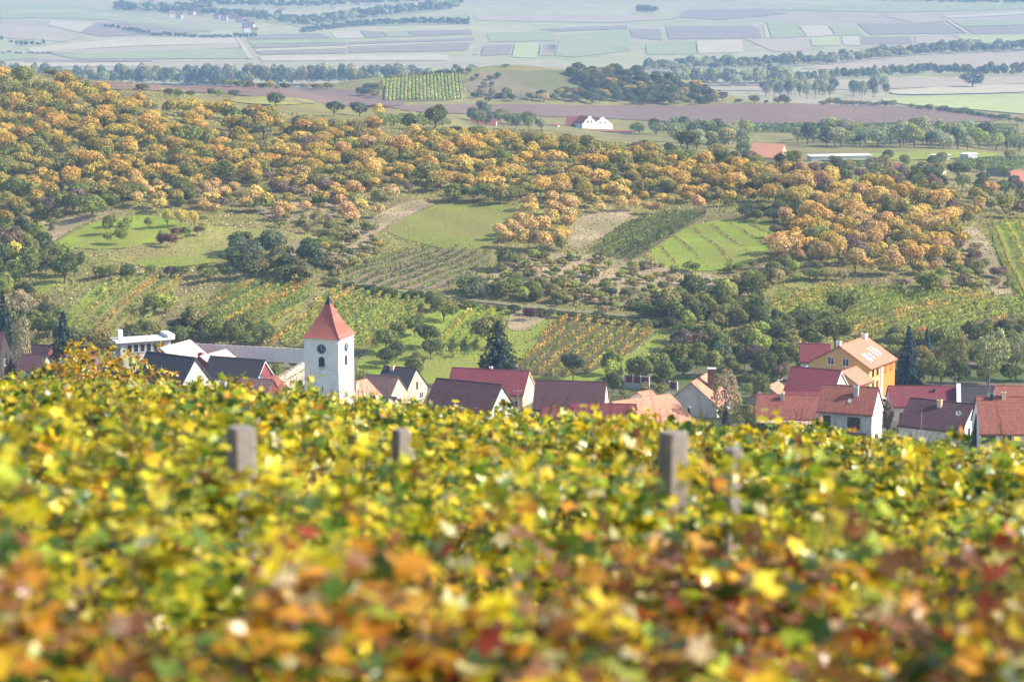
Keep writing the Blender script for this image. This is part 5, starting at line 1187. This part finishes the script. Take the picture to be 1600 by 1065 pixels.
def facade(face):
    """clock, belfry window and slits on one face of the tower"""
    def T(s, z, dd):
        return (s, -h2-dd, z) if face == 'F' else (h2+dd, s, z)
    def disc(r, z, d0, d1, nseg=28):
        q = MB(); P = [(r*math.cos(2*math.pi*k/nseg), z + r*math.sin(2*math.pi*k/nseg)) for k in range(nseg)]
        if face == 'F': q.prism(P, 'y', -h2-d1, -h2-d0)
        else: q.prism(P, 'x', h2+d0, h2+d1)
        return q
    zc = H - 1.62
    disc(0.80, zc, -0.05, 0.05).build('clock_rim', M['tower_white'], tw)
    cf = disc(0.73, zc, 0.051, 0.085).build('clock_face', M['clock'], tw)
    q = MB()
    for k in range(12):
        a_ = math.pi*k/6
        def bar(r0, r1, w_, ang):
            ux, uz = math.sin(ang), math.cos(ang); px_, pz = uz*w_, -ux*w_
            pts = [(ux*r0-px_, uz*r0-pz), (ux*r0+px_, uz*r0+pz), (ux*r1+px_, uz*r1+pz), (ux*r1-px_, uz*r1-pz)]
            vv = [T(a, zc+b, 0.088) for a, b in pts] + [T(a, zc+b, 0.105) for a, b in pts]
            return vv, [(0,1,2,3),(7,6,5,4),(0,4,5,1),(1,5,6,2),(2,6,7,3),(3,7,4,0)]
        q.add(*bar(0.52, 0.66, 0.035, a_))
    q.build('hour_marks', M['frame_w'], cf)
    q = MB(); q.add(*bar(0, 0.56, 0.035, 0)); q.build('minute_hand', M['frame_w'], cf)
    q = MB(); q.add(*bar(0, 0.40, 0.045, 2*math.pi/3)); q.build('hour_hand', M['frame_w'], cf)
    P = [(-0.48, H-4.25), (0.48, H-4.25), (0.48, H-3.25)] + [(0.48*math.cos(t), H-3.25+0.48*math.sin(t)) for t in [math.pi*k/10 for k in range(1, 10)]] + [(-0.48, H-3.25)]
    q = MB(); q.prism(P, 'y' if face == 'F' else 'x', *((-h2-0.03, -h2+0.1) if face == 'F' else (h2-0.1, h2+0.03)))
    bw = q.build('belfry_window', M['glass'], tw)
    q = MB()
    for k in range(7):
        z0 = H-4.18+k*0.17
        if face == 'F': q.box(-0.42, 0.42, -h2-0.07, -h2-0.031, z0, z0+0.07)
        else: q.box(h2+0.031, h2+0.07, -0.42, 0.42, z0, z0+0.07)
    q.build('louvre', M['dark'], bw)
    q = MB()
    if face == 'F': q.box(-0.56, 0.56, -h2-0.12, -h2-0.001, H-4.42, H-4.26)
    else: q.box(h2+0.001, h2+0.12, -0.56, 0.56, H-4.42, H-4.26)
    q.build('window_sill', M['greyw'], tw)
    q = MB()
    for s in (-.35, -.1, .15): q.box(*((s, s+.12, -h2-.05, -h2-.001) if face == 'F' else (h2+.001, h2+.05, s, s+.12)), H-4.72, H-4.5)
    q.build('sill_bracket', M['greyw'], tw)
    q = MB(); q.box(*((0.0, 0.2, -h2-.012, -h2+.1) if face == 'F' else (h2-.1, h2+.012, -.1, .1)), H-8.0, H-7.3); q.build('slit_window', M['dark'], tw)
    if face == 'R': q = MB(); q.box(h2-.1, h2+.012, -.35, .35, H-11, H-9.8); q.build('door', M['greyw'], tw)
facade('F'); facade('R')

# ------------------------------------------------------------------ cars, poles, dishes, posts
def car(u, v, Y, rz, body, label):
    p = at(u, v, Y); p.z = tz(p.x, p.y)
    r_ = thing('parked_car', label, 'car', tuple(p), math.radians(rz))
    q = MB(); q.prism([(-2.1, .35), (2.1, .35), (2.15, .75), (1.9, .92), (1.1, 1.0), (-1.9, 1.02), (-2.15, .8)], 'y', -.85, .85); q.build('body', M[body], r_)
    q = MB(); q.prism([(-1.75, 1.0), (1.05, 1.0), (.35, 1.42), (-1.35, 1.44)], 'y', -.74, .74); cb = q.build('cabin', M['glass'], r_)
    q = MB(); q.prism([(-1.3, 1.445), (.3, 1.425), (.2, 1.49), (-1.2, 1.5)], 'y', -.7, .7); q.build('car_roof', M[body], cb)
    for x in (-1.3, 1.35):
        for y in (-.86, .66):
            q = MB(); q.tube((x, y, .33), (x, y+.2, .33), .33, .33, 14); w_ = q.build('wheel', M['rubber'], r_)
            q = MB(); q.tube((x, y-.01, .33), (x, y+.21, .33), .17, .17, 10); q.build('rim', M['metal'], w_)
    for y in (-.6, .6): q = MB(); q.box(2.05, 2.17, y-.18, y+.18, .62, .76); q.build('headlight', M['frame_w'], r_)
car(1379, 604, 393, -20, 'carb', 'dark blue parked car by the yellow house door')
car(1390, 598, 400, -12, 'carw', 'silver car parked just behind the dark one')
car(1384, 613, 386, -60, 'carw', 'light car parked below the dark one')
def pole(u, vtop, Y, label, arms=True, r=0.09):
    p = at(u, vtop, Y); g = tz(p.x, p.y); r_ = thing('utility_pole', label, 'pole', (p.x, p.y, g)); H_ = p.z-g
    MB().tube((0, 0, -.3), (0, 0, H_), r, r*0.7, 7).build('shaft', M['concrete'], r_)
    if arms: MB().box(-.7, .7, -.05, .05, H_-.5, H_-.4).build('crossarm', M['metal'], r_)
pole(809, 606, 375, 'grey utility pole before the peach gable')
pole(573, 601, 372, 'thin pole in front of the orange cottage beside the church', False, 0.06)
pole(560, 607, 370, 'short lamp pole at the foot of the church tower')
pole(1311, 596, 372, 'antenna pole on the lane below the yellow house', False, 0.05)
pole(4, 560, 400, 'white pole near the left frame edge', False)
pole(1547, 560, 380, 'pale mast before the poplars', False, 0.07)
pole(1382, 172, 1370, 'tall thin power pole on the ploughed field', True, 0.25)
pole(1440, 642, 350, 'dark drainpipe post beside the pale pink house', False, 0.07)
def dish(u, v, Y, label, r=0.38):
    p = at(u, v, Y); r_ = thing('satellite_dish', label, 'satellite dish', tuple(p)); q = MB(); nn = 14; vs = [(0, 0.12, 0)]
    for ring, (rr, dd) in enumerate(((r*0.6, 0.06), (r, -0.03))): vs += [(rr*math.cos(2*math.pi*k/nn), dd, rr*math.sin(2*math.pi*k/nn)) for k in range(nn)]
    fs = [(0, 1+k, 1+(k+1) % nn) for k in range(nn)] + [(1+k, 1+nn+k, 1+nn+(k+1) % nn, 1+(k+1) % nn) for k in range(nn)]
    q.add(vs, fs); q.build('reflector', M['r_white'], r_)
    MB().tube((0, .1, -.9), (0, .1, 0), .03, .03, 5).build('mast', M['metal'], r_); MB().tube((0, .1, -.3), (0, -.35, 0), .02, .02, 5).build('feed_arm', M['metal'], r_)
dish(1498, 645, 354, 'satellite dish low on the slate brown roof', 0.4)
dish(1547, 617, 352, 'satellite dish on the ridge of the edge house', 0.35)
dish(408, 588, 392, 'satellite dish on the maroon barn gable', 0.38)
dish(1188, 615, 366, 'satellite dish at the end of the long red roof', 0.36)
dish(1079, 635, 383, 'small dish on the grey gabled wall', 0.22)
pb = at(1112, 586, 392); r_ = thing('brick_stack', 'big square dark chimney stack behind the grey gabled house', 'chimney', (pb.x, pb.y, tz(pb.x, pb.y))); Hs = zray(576, 392) - tz(pb.x, pb.y)
MB().box(-.6, .6, -.6, .6, -.2, Hs).build('stack', M['cane'], r_); MB().box(-.68, .68, -.68, .68, Hs+.001, Hs+.12).build('cap', M['greyw'], r_)
def fence(u0, u1, v, Y0, Y1, label, mat='cane'):
    a = at(u0, v, Y0); b = at(u1, v, Y1); a.z = tz(a.x, a.y); b.z = tz(b.x, b.y); L = math.dist(a[:2], b[:2])
    r_ = thing('garden_fence', label, 'fence', tuple(a), math.atan2(b.y-a.y, b.x-a.x)); n = int(L/0.25)
    bm_ = MB().box(0, .12, -.012, .012, .05, 1.15).mesh('board', M[mat]); pm_ = MB().box(-.05, .05, .02, .12, -.3, 1.25).mesh('post', M[mat])
    for k in range(n): obj('board', bm_, r_, (k*.25, 0, (b.z-a.z)*k/n))
    for k in range(0, n+1, 9): obj('post', pm_, r_, (k*.25, 0, (b.z-a.z)*k/n))
    for z_ in (.3, .9): q = MB(); q.add([(0, .013, z_), (L, .013, z_+b.z-a.z), (L, .05, z_+b.z-a.z), (0, .05, z_), (0, .013, z_+.08), (L, .013, z_+.08+b.z-a.z), (L, .05, z_+.08+b.z-a.z), (0, .05, z_+.08)], [(0,3,2,1),(4,5,6,7),(0,1,5,4),(1,2,6,5),(2,3,7,6),(3,0,4,7)]); q.build('rail', M[mat], r_)
fence(1398, 1432, 655, 366, 368, 'dark board fence below the pale pink house front')
fence(956, 1040, 605, 406, 408, 'brown board fence behind the terracotta roof')
fence(560, 598, 600, 404, 402, 'brown board fence behind the orange cottage by the church')
fence(668, 690, 606, 399, 401, 'short board fence between the slate farmhouse and the maroon roof')
pole(700, 596, 392, 'thin garden pole before the long maroon roof', False, 0.05)
pole(870, 634, 366, 'light aerial mast above the low maroon roof', True, 0.05)
pole(1262, 586, 398, 'pole carrying the cable by the yellow house', True, 0.07)
# power line to the yellow house
a = at(1214, 594, 385); b = at(1262, 571, 400); q = MB(); pts = [a.lerp(b, t/8) - Vector((0, 0, 0.5*math.sin(math.pi*t/8))) for t in range(9)]
for p, s in zip(pts[:-1], pts[1:]): q.tube(p, s, .03, .03, 4)
tag(q.build('power_cable', M['frame_w']), 'pale cable strung across to the yellow house', 'cable')

# ------------------------------------------------------------------ make all the trees
TOFF = {'round': 'tree', 'roundhi': 'tree', 'bush': 'bush', 'bushhi': 'bush', 'low': 'shrub', 'spruce': 'spruce', 'tall': 'tree', 'birch': 'birch'}
counts = {}
byname = {}
for p in PLANTS: byname.setdefault(p['name'], []).append(p)
for nm, L_ in byname.items():
    L_.sort(key=lambda p: -(p['w'] * px_per_m(p['y'])) + (0 if p['label'] is None else -1e6))
    for k, p in enumerate(L_): p['mass'] = k >= 300
clusters = {}
for p in PLANTS:
    if p['label'] or p['mass']: continue
    du = [(p['u']-l[0])**2 + ((p['v']-l[1])*1.8)**2 for l in LAND]; li = int(np.argmin(du))
    sz = 'large' if p['w']*px_per_m(p['y']) > 34 else 'small' if p['w']*px_per_m(p['y']) < 18 else ''
    key = (PAL[p['pal']][2], sz, TOFF[p['kind']], LAND[li][2]); clusters.setdefault(key, []).append(p)
for (pc, sz, tn, where), L_ in clusters.items():
    L_.sort(key=lambda p: p['u'])
    for k, p in enumerate(L_):
        base = ' '.join(q for q in (sz, pc, tn) if q)
        p['label'] = f'{base} near {where}' if len(L_) == 1 else f'{base} by {where}, {ordn(k)} from left'
        p['label'] = p['label'].replace('the left hand', 'the western')
mass = {}
for p in PLANTS:
    z = tz(p['x'], p['y']); var = VAR[p['kind']]; k = int(rng.integers(len(var))); pal, al, _ = PAL[p['pal']]
    j = rng.uniform(0.84, 1.16); colr = tuple(min(1, q*j*rng.uniform(0.93, 1.07)) for q in pal)
    rz = rng.uniform(0, 6.28)
    if p['mass']:
        mass.setdefault(p['name'], []).append((p, z, var[k][3], rz, colr)); continue
    cat = {'bush': 'bush', 'shrub': 'shrub', 'spruce': 'conifer'}.get(TOFF[p['kind']], 'tree')
    if p['parts'] or p['kind'] in ('spruce', 'birch', 'tall'):
        root = thing(p['name'], p['label'], cat, (p['x'], p['y'], z), rz, p['group']); asp = rng.uniform(0.85, 1.18); root.scale = (p['w']*asp, p['w']/asp, p['h'])
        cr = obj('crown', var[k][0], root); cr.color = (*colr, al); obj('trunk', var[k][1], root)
    else:
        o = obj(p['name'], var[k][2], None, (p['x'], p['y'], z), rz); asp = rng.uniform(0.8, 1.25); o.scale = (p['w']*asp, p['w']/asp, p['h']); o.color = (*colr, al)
        tag(o, p['label'], cat, p['group'])
for nm, L_ in mass.items():
    V_, F_, LV, TC = [], [], [], []; o = 0
    for p, z, (Vv, Fq, lv, cv), rz, colr in L_:
        ca, sa = math.cos(rz), math.sin(rz); X = Vv[:, 0]*p['w']; Yv = Vv[:, 1]*p['w']
        V_.append(np.column_stack([X*ca - Yv*sa + p['x'], X*sa + Yv*ca + p['y'], Vv[:, 2]*p['h'] + z])); F_.append(Fq+o); o += len(Vv); LV.append(lv)
        gr = np.clip((PAL[p['pal']][1]-cv+0.15)/0.3, 0, 1)[:, None]  # same green lower leaves and painted underside shade as in the single crowns
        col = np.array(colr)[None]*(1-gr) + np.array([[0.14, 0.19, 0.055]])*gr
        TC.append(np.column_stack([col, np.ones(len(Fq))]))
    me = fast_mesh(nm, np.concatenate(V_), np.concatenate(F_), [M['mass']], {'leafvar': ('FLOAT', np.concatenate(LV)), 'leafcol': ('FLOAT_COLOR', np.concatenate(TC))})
    tag(obj('far_' + nm + 's', me), f'remaining small {nm.replace("_", " ")}s farther up the slope', 'trees', None, 'stuff')

# ------------------------------------------------------------------ foreground vineyard
FG = [(0.76, 0.55, 0.03), (0.54, 0.50, 0.035), (0.30, 0.38, 0.03), (0.12, 0.20, 0.03), (0.06, 0.12, 0.025), (0.58, 0.28, 0.03), (0.34, 0.06, 0.025), (0.24, 0.11, 0.05), (0.66, 0.58, 0.32)]
ZONE = {'near': [14, 7, 7, 10, 12, 18, 9, 20, 6], 'mid': [28, 20, 15, 14, 15, 4, .2, 2.5, 4.5], 'green': [18, 20, 22, 18, 17, 1, 0.1, 1.5, 4.5], 'yellow': [38, 20, 12, 10, 12, 5, .3, 2, 4.5]}
def leaf_shape(lobes=5, n=11):
    P = [(0, 0)]; K = 15
    for k in range(K):
        a = math.pi*2*(k+0.5)/K - math.pi/2
        r = (0.36, 0.58, 0.45)[k % 3] if k < 8 else (0.45, 0.58, 0.36)[k % 3]
        if k == 7: r = 0.62
        if k == 0 or k == K-1: r = 0.22
        P.append((r*math.cos(a), r*math.sin(a)+0.1))
    return P
LP = np.array(leaf_shape()); KL = len(LP)-1
LF = np.array([(0, 1+k, 1+(k+1) % KL) for k in range(KL)])
def leaf_verts(rg, size):
    fold = rg.uniform(-0.25, 0.5); curl = rg.uniform(-0.4, 0.5)
    z = fold*np.abs(LP[:, 0]) + curl*(LP[:, 1])**2 + rg.normal(0, 0.025, len(LP))
    return np.column_stack([LP, z])*size
def leaf_frames(n, rg, outward):
    nn = unit(outward*0.55 + np.array([0, 0, 0.55]) + rg.normal(0, 0.45, (n, 3)))
    t = unit(np.cross(nn, rg.normal(0, 1, (n, 3)))); b = np.cross(nn, t)
    return nn, t, b
HV = 1.55
def vine_points(n, rg):
    """leaf positions over a vine canopy 1.3 m along the row (x), 0.5 m half depth (y)"""
    P = []; O = []
    shoots = [(rg.uniform(-.62, .62), rg.normal(0, .2), rg.uniform(0.0, 0.22)) for _ in range(14)]
    for _ in range(n):
        if rg.random() < 0.2:
            x, y, e = shoots[rg.integers(14)]; t = rg.random(); P.append((x + rg.normal(0, .05) + e*0.3*t, y*(1+t) + rg.normal(0, .05), HV-0.15+e*t)); O.append((rg.normal(0, .5), rg.normal(0, .5), .6))
        else:
            a = rg.uniform(0, 2*math.pi); rr = rg.uniform(0.72, 1.08)
            x = rg.uniform(-.68, .68); lump = 0.12*math.sin(x*7+shoots[0][0]*9) 
            y = math.cos(a)*0.5*rr; z = 0.92 + math.sin(a)*(0.56+lump)*rr
            P.append((x, y, z)); O.append((0, math.cos(a), math.sin(a)))
    return np.array(P), np.array(O)
def zone_cols(zone, n, rg):
    w = np.array(ZONE[zone], float)*np.exp(rg.normal(0, 0.45, 9)); w /= w.sum(); idx = rg.choice(len(FG), n, p=w)
    c = np.array(FG)[idx]*rg.uniform(0.75, 1.25, (n, 1))*rg.uniform(0.9, 1.1, (n, 3)); return np.clip(c, 0, 0.8)
def foliage_mesh(P, O, cols, rg, smin=0.045, smax=0.088):
    n = len(P); nn, t, b = leaf_frames(n, rg, O); VV = []
    for k in range(n):
        l = leaf_verts(rg, rg.uniform(smin, smax)); VV.append(P[k] + l[:, :1]*t[k] + l[:, 1:2]*b[k] + l[:, 2:]*nn[k])
    Fq = (LF[None] + (np.arange(n)*len(LP))[:, None, None]).reshape(-1, 3)
    return fast_mesh('foliage', np.concatenate(VV), Fq, [M['leafA']], {'leafcol': ('FLOAT_COLOR', np.repeat(np.column_stack([cols, np.ones(n)]), KL, 0))})
VM = {}
for z_ in ZONE:
    VM[z_] = []
    for k in range(7):
        rg = np.random.default_rng(50 + k*9 + len(z_)); P, O = vine_points(1600, rg); VM[z_].append(foliage_mesh(P, O, zone_cols(z_, len(P), rg), rg))
VMH = {}
for z_ in ('near', 'mid'):
    VMH[z_] = []
    for k in range(3):
        rg = np.random.default_rng(90 + k); P, O = vine_points(1500, rg); VMH[z_].append(foliage_mesh(P, O, zone_cols(z_, len(P), rg), rg))
def vine_trunk(rg):
    q = MB(); p = Vector((0, 0, -.1)); r0 = .035
    for k in range(5):
        s = Vector((rg.normal(0, .03), rg.normal(0, .03), .1+k*.2)); q.tube(p, s, r0, r0*.88, 7); p = s; r0 *= .88
    for sg in (-1, 1): q.tube(p, (sg*.5, rg.normal(0, .04), .95+rg.normal(0, .05)), .02, .012, 6)
    return q.mesh('trunk', M['cane'])
def vine_canes(rg):
    q = MB()
    for k in range(10):
        x = -.55+k*.12; y = rg.normal(0, .1); a = Vector((x, 0, .92)); b = Vector((x+rg.normal(0, .08), y, 1.35)); c_ = Vector((b.x+rg.normal(0, .12), y*1.8, 1.55+rg.uniform(0, .3)))
        q.tube(a, b, .006, .005, 4); q.tube(b, c_, .005, .002, 4)
    return q.mesh('canes', M['cane'])
VT = [vine_trunk(np.random.default_rng(k)) for k in range(4)]; VC = [vine_canes(np.random.default_rng(k)) for k in range(4)]
LM = [fast_mesh('leaf', leaf_verts(np.random.default_rng(k), 1.0), LF, [M['leafO']]) for k in range(8)]
rowY = [5.0, 7.2, 9.6, 11.7, 13.9]
while rowY[-1] < 50: rowY.append(rowY[-1] + 2.2)
ROWN = ['nearest', 'second', 'third', 'fourth', 'fifth', 'sixth', 'seventh', 'eighth', 'ninth', 'tenth']
nv = 0
rng = np.random.default_rng(23)
POSTV = [(380, 728, 9.5), (622, 714, 13.85), (1043, 772, 9.65), (1130, 782, 11.8)]
for ri, y0 in enumerate(rowY):
    half = 0.205*y0 + 1.0; x = -half + rng.uniform(0, .5); ci = 0; plants = []
    while x < half: plants.append(x); x += rng.uniform(1.0, 1.15)
    foot = {}
    for (pu, pvb, pY) in POSTV:
        xp = (pu - 800)/F_PX*pY*1.02
        if abs(y0 + 0.09*xp - pY) < 0.7:
            plants = sorted([q for q in plants if abs(q - xp) > 0.55] + [xp]); foot[xp] = (pvb, pY)
    for ci, x in enumerate(plants):
        y = y0 + 0.09*x + rng.normal(0, .08)
        if x in foot: y = foot[x][1] - 0.42
        z = tz(x, y)
        a = x/y
        if y0 < 6: zone = 'near'
        elif y0 < 8: zone = 'near' if rng.random() < (0.3 if a < 0 else 0.12) else 'mid'
        elif y0 < 12: zone = 'near' if rng.random() < (0.06 if y0 < 10 else 0.02) else 'mid' if rng.random() < .7 else 'green'
        else: zone = rng.choice(['yellow', 'mid', 'green'], p=[.45, .4, .15] if a < -0.05 else [.2, .35, .45])
        rown = ROWN[ri] if ri < 10 else ordn(ri)
        lab = f'autumn grapevine in the {rown} vine row, {ordn(ci)} plant from the left'
        if ri == 0: lab = f'blurred red and brown grapevine in the nearest row, {ordn(ci)} from the left'
        root = thing('grapevine', lab, 'grapevine', (x, y, z), math.atan(0.09) + rng.normal(0, .08), 'grapevines of the foreground vineyard')
        uu_ = 800 + F_PX*x/(y*1.02)      # the pruned canopy falls away with the slope: height above ground from its top line
        vcap = np.interp(uu_, [0, 400, 800, 1200, 1600], [592, 619, 653, 682, 704]) + np.interp(y, [5, 7.2, 9.6, 12, 16, 25], [215, 118, 80, 48, 24, 4])
        sz = float(np.clip((zray(vcap, y) - z)/(HV + 0.02), 0.78, 1.25)) * rng.uniform(0.88, 1.06)
        for (pu, pvb, pY) in POSTV:      # nearer vines do not hide a post's head
            if y < pY + 0.3 and abs(uu_ - pu) < 0.72*px_per_m(y): sz = min(sz, (zray(pvb, y) - z)/(HV + (0.20 if y < pY - 0.8 else 0.13)))
        if x in foot: sz = (zray(foot[x][0], y - 0.2) - z)/(1.52 if foot[x] == (772, 9.65) else 1.68)
        root.scale = (1.05, 1.05, sz)
        obj('trunk', VT[nv % 4], root); tag(obj('canes', VC[nv % 4], root), kind='stuff')
        hi = ri in (1, 2, 3)
        if hi:
            zk = 'near' if zone == 'near' else 'mid'; f = obj('foliage', VMH[zk][nv % 3], root)
            P, O = vine_points(90, rng); up = np.argsort(-(P[:, 2]*0.6 - P[:, 1])); P = P[up[:62]]; O = O[up[:62]]; cols = zone_cols(zone, len(P), rng)
            nn, t, b = leaf_frames(len(P), rng, O + np.array([0, -.5, .2]))
            from mathutils import Matrix
            for k in range(len(P)):
                lf = obj('leaf', LM[int(rng.integers(8))], root); s_ = rng.uniform(.05, .09)
                lf.matrix_basis = Matrix(((t[k][0]*s_, b[k][0]*s_, nn[k][0]*s_, P[k][0]), (t[k][1]*s_, b[k][1]*s_, nn[k][1]*s_, P[k][1]), (t[k][2]*s_, b[k][2]*s_, nn[k][2]*s_, P[k][2]), (0, 0, 0, 1)))
                lf.color = (*cols[k], 1)
        else: f = obj('foliage', VM[zone][int(rng.integers(7))], root)
        tag(f, kind='stuff')
        nv += 1
# vineyard posts
for (u, vt, Y, w_, lab) in ((380, 668, 9.5, .092, 'weathered grey concrete post standing out of the vines toward the left'), (622, 672, 13.85, .085, 'smaller blurred grey post half sunk in the vines near the middle'),
                            (1043, 679, 9.65, .094, 'tall grey concrete post in front of the terracotta roof'), (1130, 704, 11.15, .077, 'grey post just behind and right of the tallest one')):
    p = at(u, vt, Y); g = tz(p.x, p.y); h_ = p.z-g; q = MB(); a = w_/2; c_ = .012
    P = [(-a+c_, -a), (a-c_, -a), (a, -a+c_), (a, a-c_), (a-c_, a), (-a+c_, a), (-a, a-c_), (-a, -a+c_)]
    q.prism(P, 'z', -.4, h_-.01); q.prism([(x*.85, y*.85) for x, y in P], 'z', h_-.011, h_)
    o = q.build('vineyard_post', M['concrete']); o.location = (p.x, p.y, g); o.rotation_euler = (rng.normal(0, .02), rng.normal(0, .02), 0.5); tag(o, lab, 'post')
# walnut bush between the vines and the village
YB = 62; 
def compound_cloud(nc, rg, cx, rx, z0, z1):
    P = []; O = []
    for _ in range(nc):
        c = np.array([cx*0 + rg.normal(0, rx*0.5), rg.normal(0, 1.0), rg.uniform(z0, z1)]); c[2] -= abs(c[0]/rx)**2*1.1
        d = unit(rg.normal(0, 1, 3) + np.array([0, 0, .3]))
        for k in range(9): P.append(c + d*0.05*k + rg.normal(0, .05, 3)); O.append(rg.normal(0, 1, 3))
    return np.array(P), np.array(O)
for k, (u, vt, rx, lab) in enumerate(((118, 548, 0.9, 'orange leaved walnut bush, the sparser one above the left vines'), (205, 566, 1.1, 'orange leaved walnut bush, the denser one beside the slate roofed house'), (150, 580, 1.1, 'orange leaved walnut bush, the low one between two others'))):
    p = at(u, vt, YB + k*1.5); g = tz(p.x, p.y); h_ = p.z-g; rg = np.random.default_rng(200+k)
    root = thing('walnut_bush', lab, 'bush', (p.x, p.y, g), 0, 'walnut bushes below the vineyard')
    P, O = compound_cloud(230, rg, 0, rx*1.3, h_-2.2, h_)
    w = np.array([30, 10, 10, 6, 6, 30, 0, 10, 0], float); w /= w.sum(); cols = np.array(FG)[rg.choice(9, len(P), p=w)]*rg.uniform(.6, 1.05, (len(P), 1))
    f = obj('foliage', foliage_mesh(P, O, cols, rg, 0.09, 0.15), root); tag(f, kind='stuff')
    q = MB()
    for _ in range(9):
        e = P[rg.integers(len(P))]; m_ = Vector((e[0]*.4, e[1]*.4, h_*.55)); q.tube((0, 0, -.2), m_, .05, .03, 6); q.tube(m_, e.tolist(), .03, .01, 5)
    q.build('branches', M['cane'], root)

# ------------------------------------------------------------------ haze
hz = MB().box(-6500, 6500, -80, 9200, -290, 12).mesh('haze', bpy.data.materials.new('haze_air'))
hm = hz.materials[0]; hm.use_nodes = True; nt = hm.node_tree; nt.nodes.clear()
out = nt.nodes.new('ShaderNodeOutputMaterial'); pv = nt.nodes.new('ShaderNodeVolumePrincipled')
pv.inputs['Color'].default_value = (0.36, 0.57, 0.93, 1); pv.inputs['Density'].default_value = 0.00017; pv.inputs['Anisotropy'].default_value = 0.0
nt.links.new(pv.outputs[0], out.inputs['Volume'])
tag(obj('haze', hz), kind='stuff')
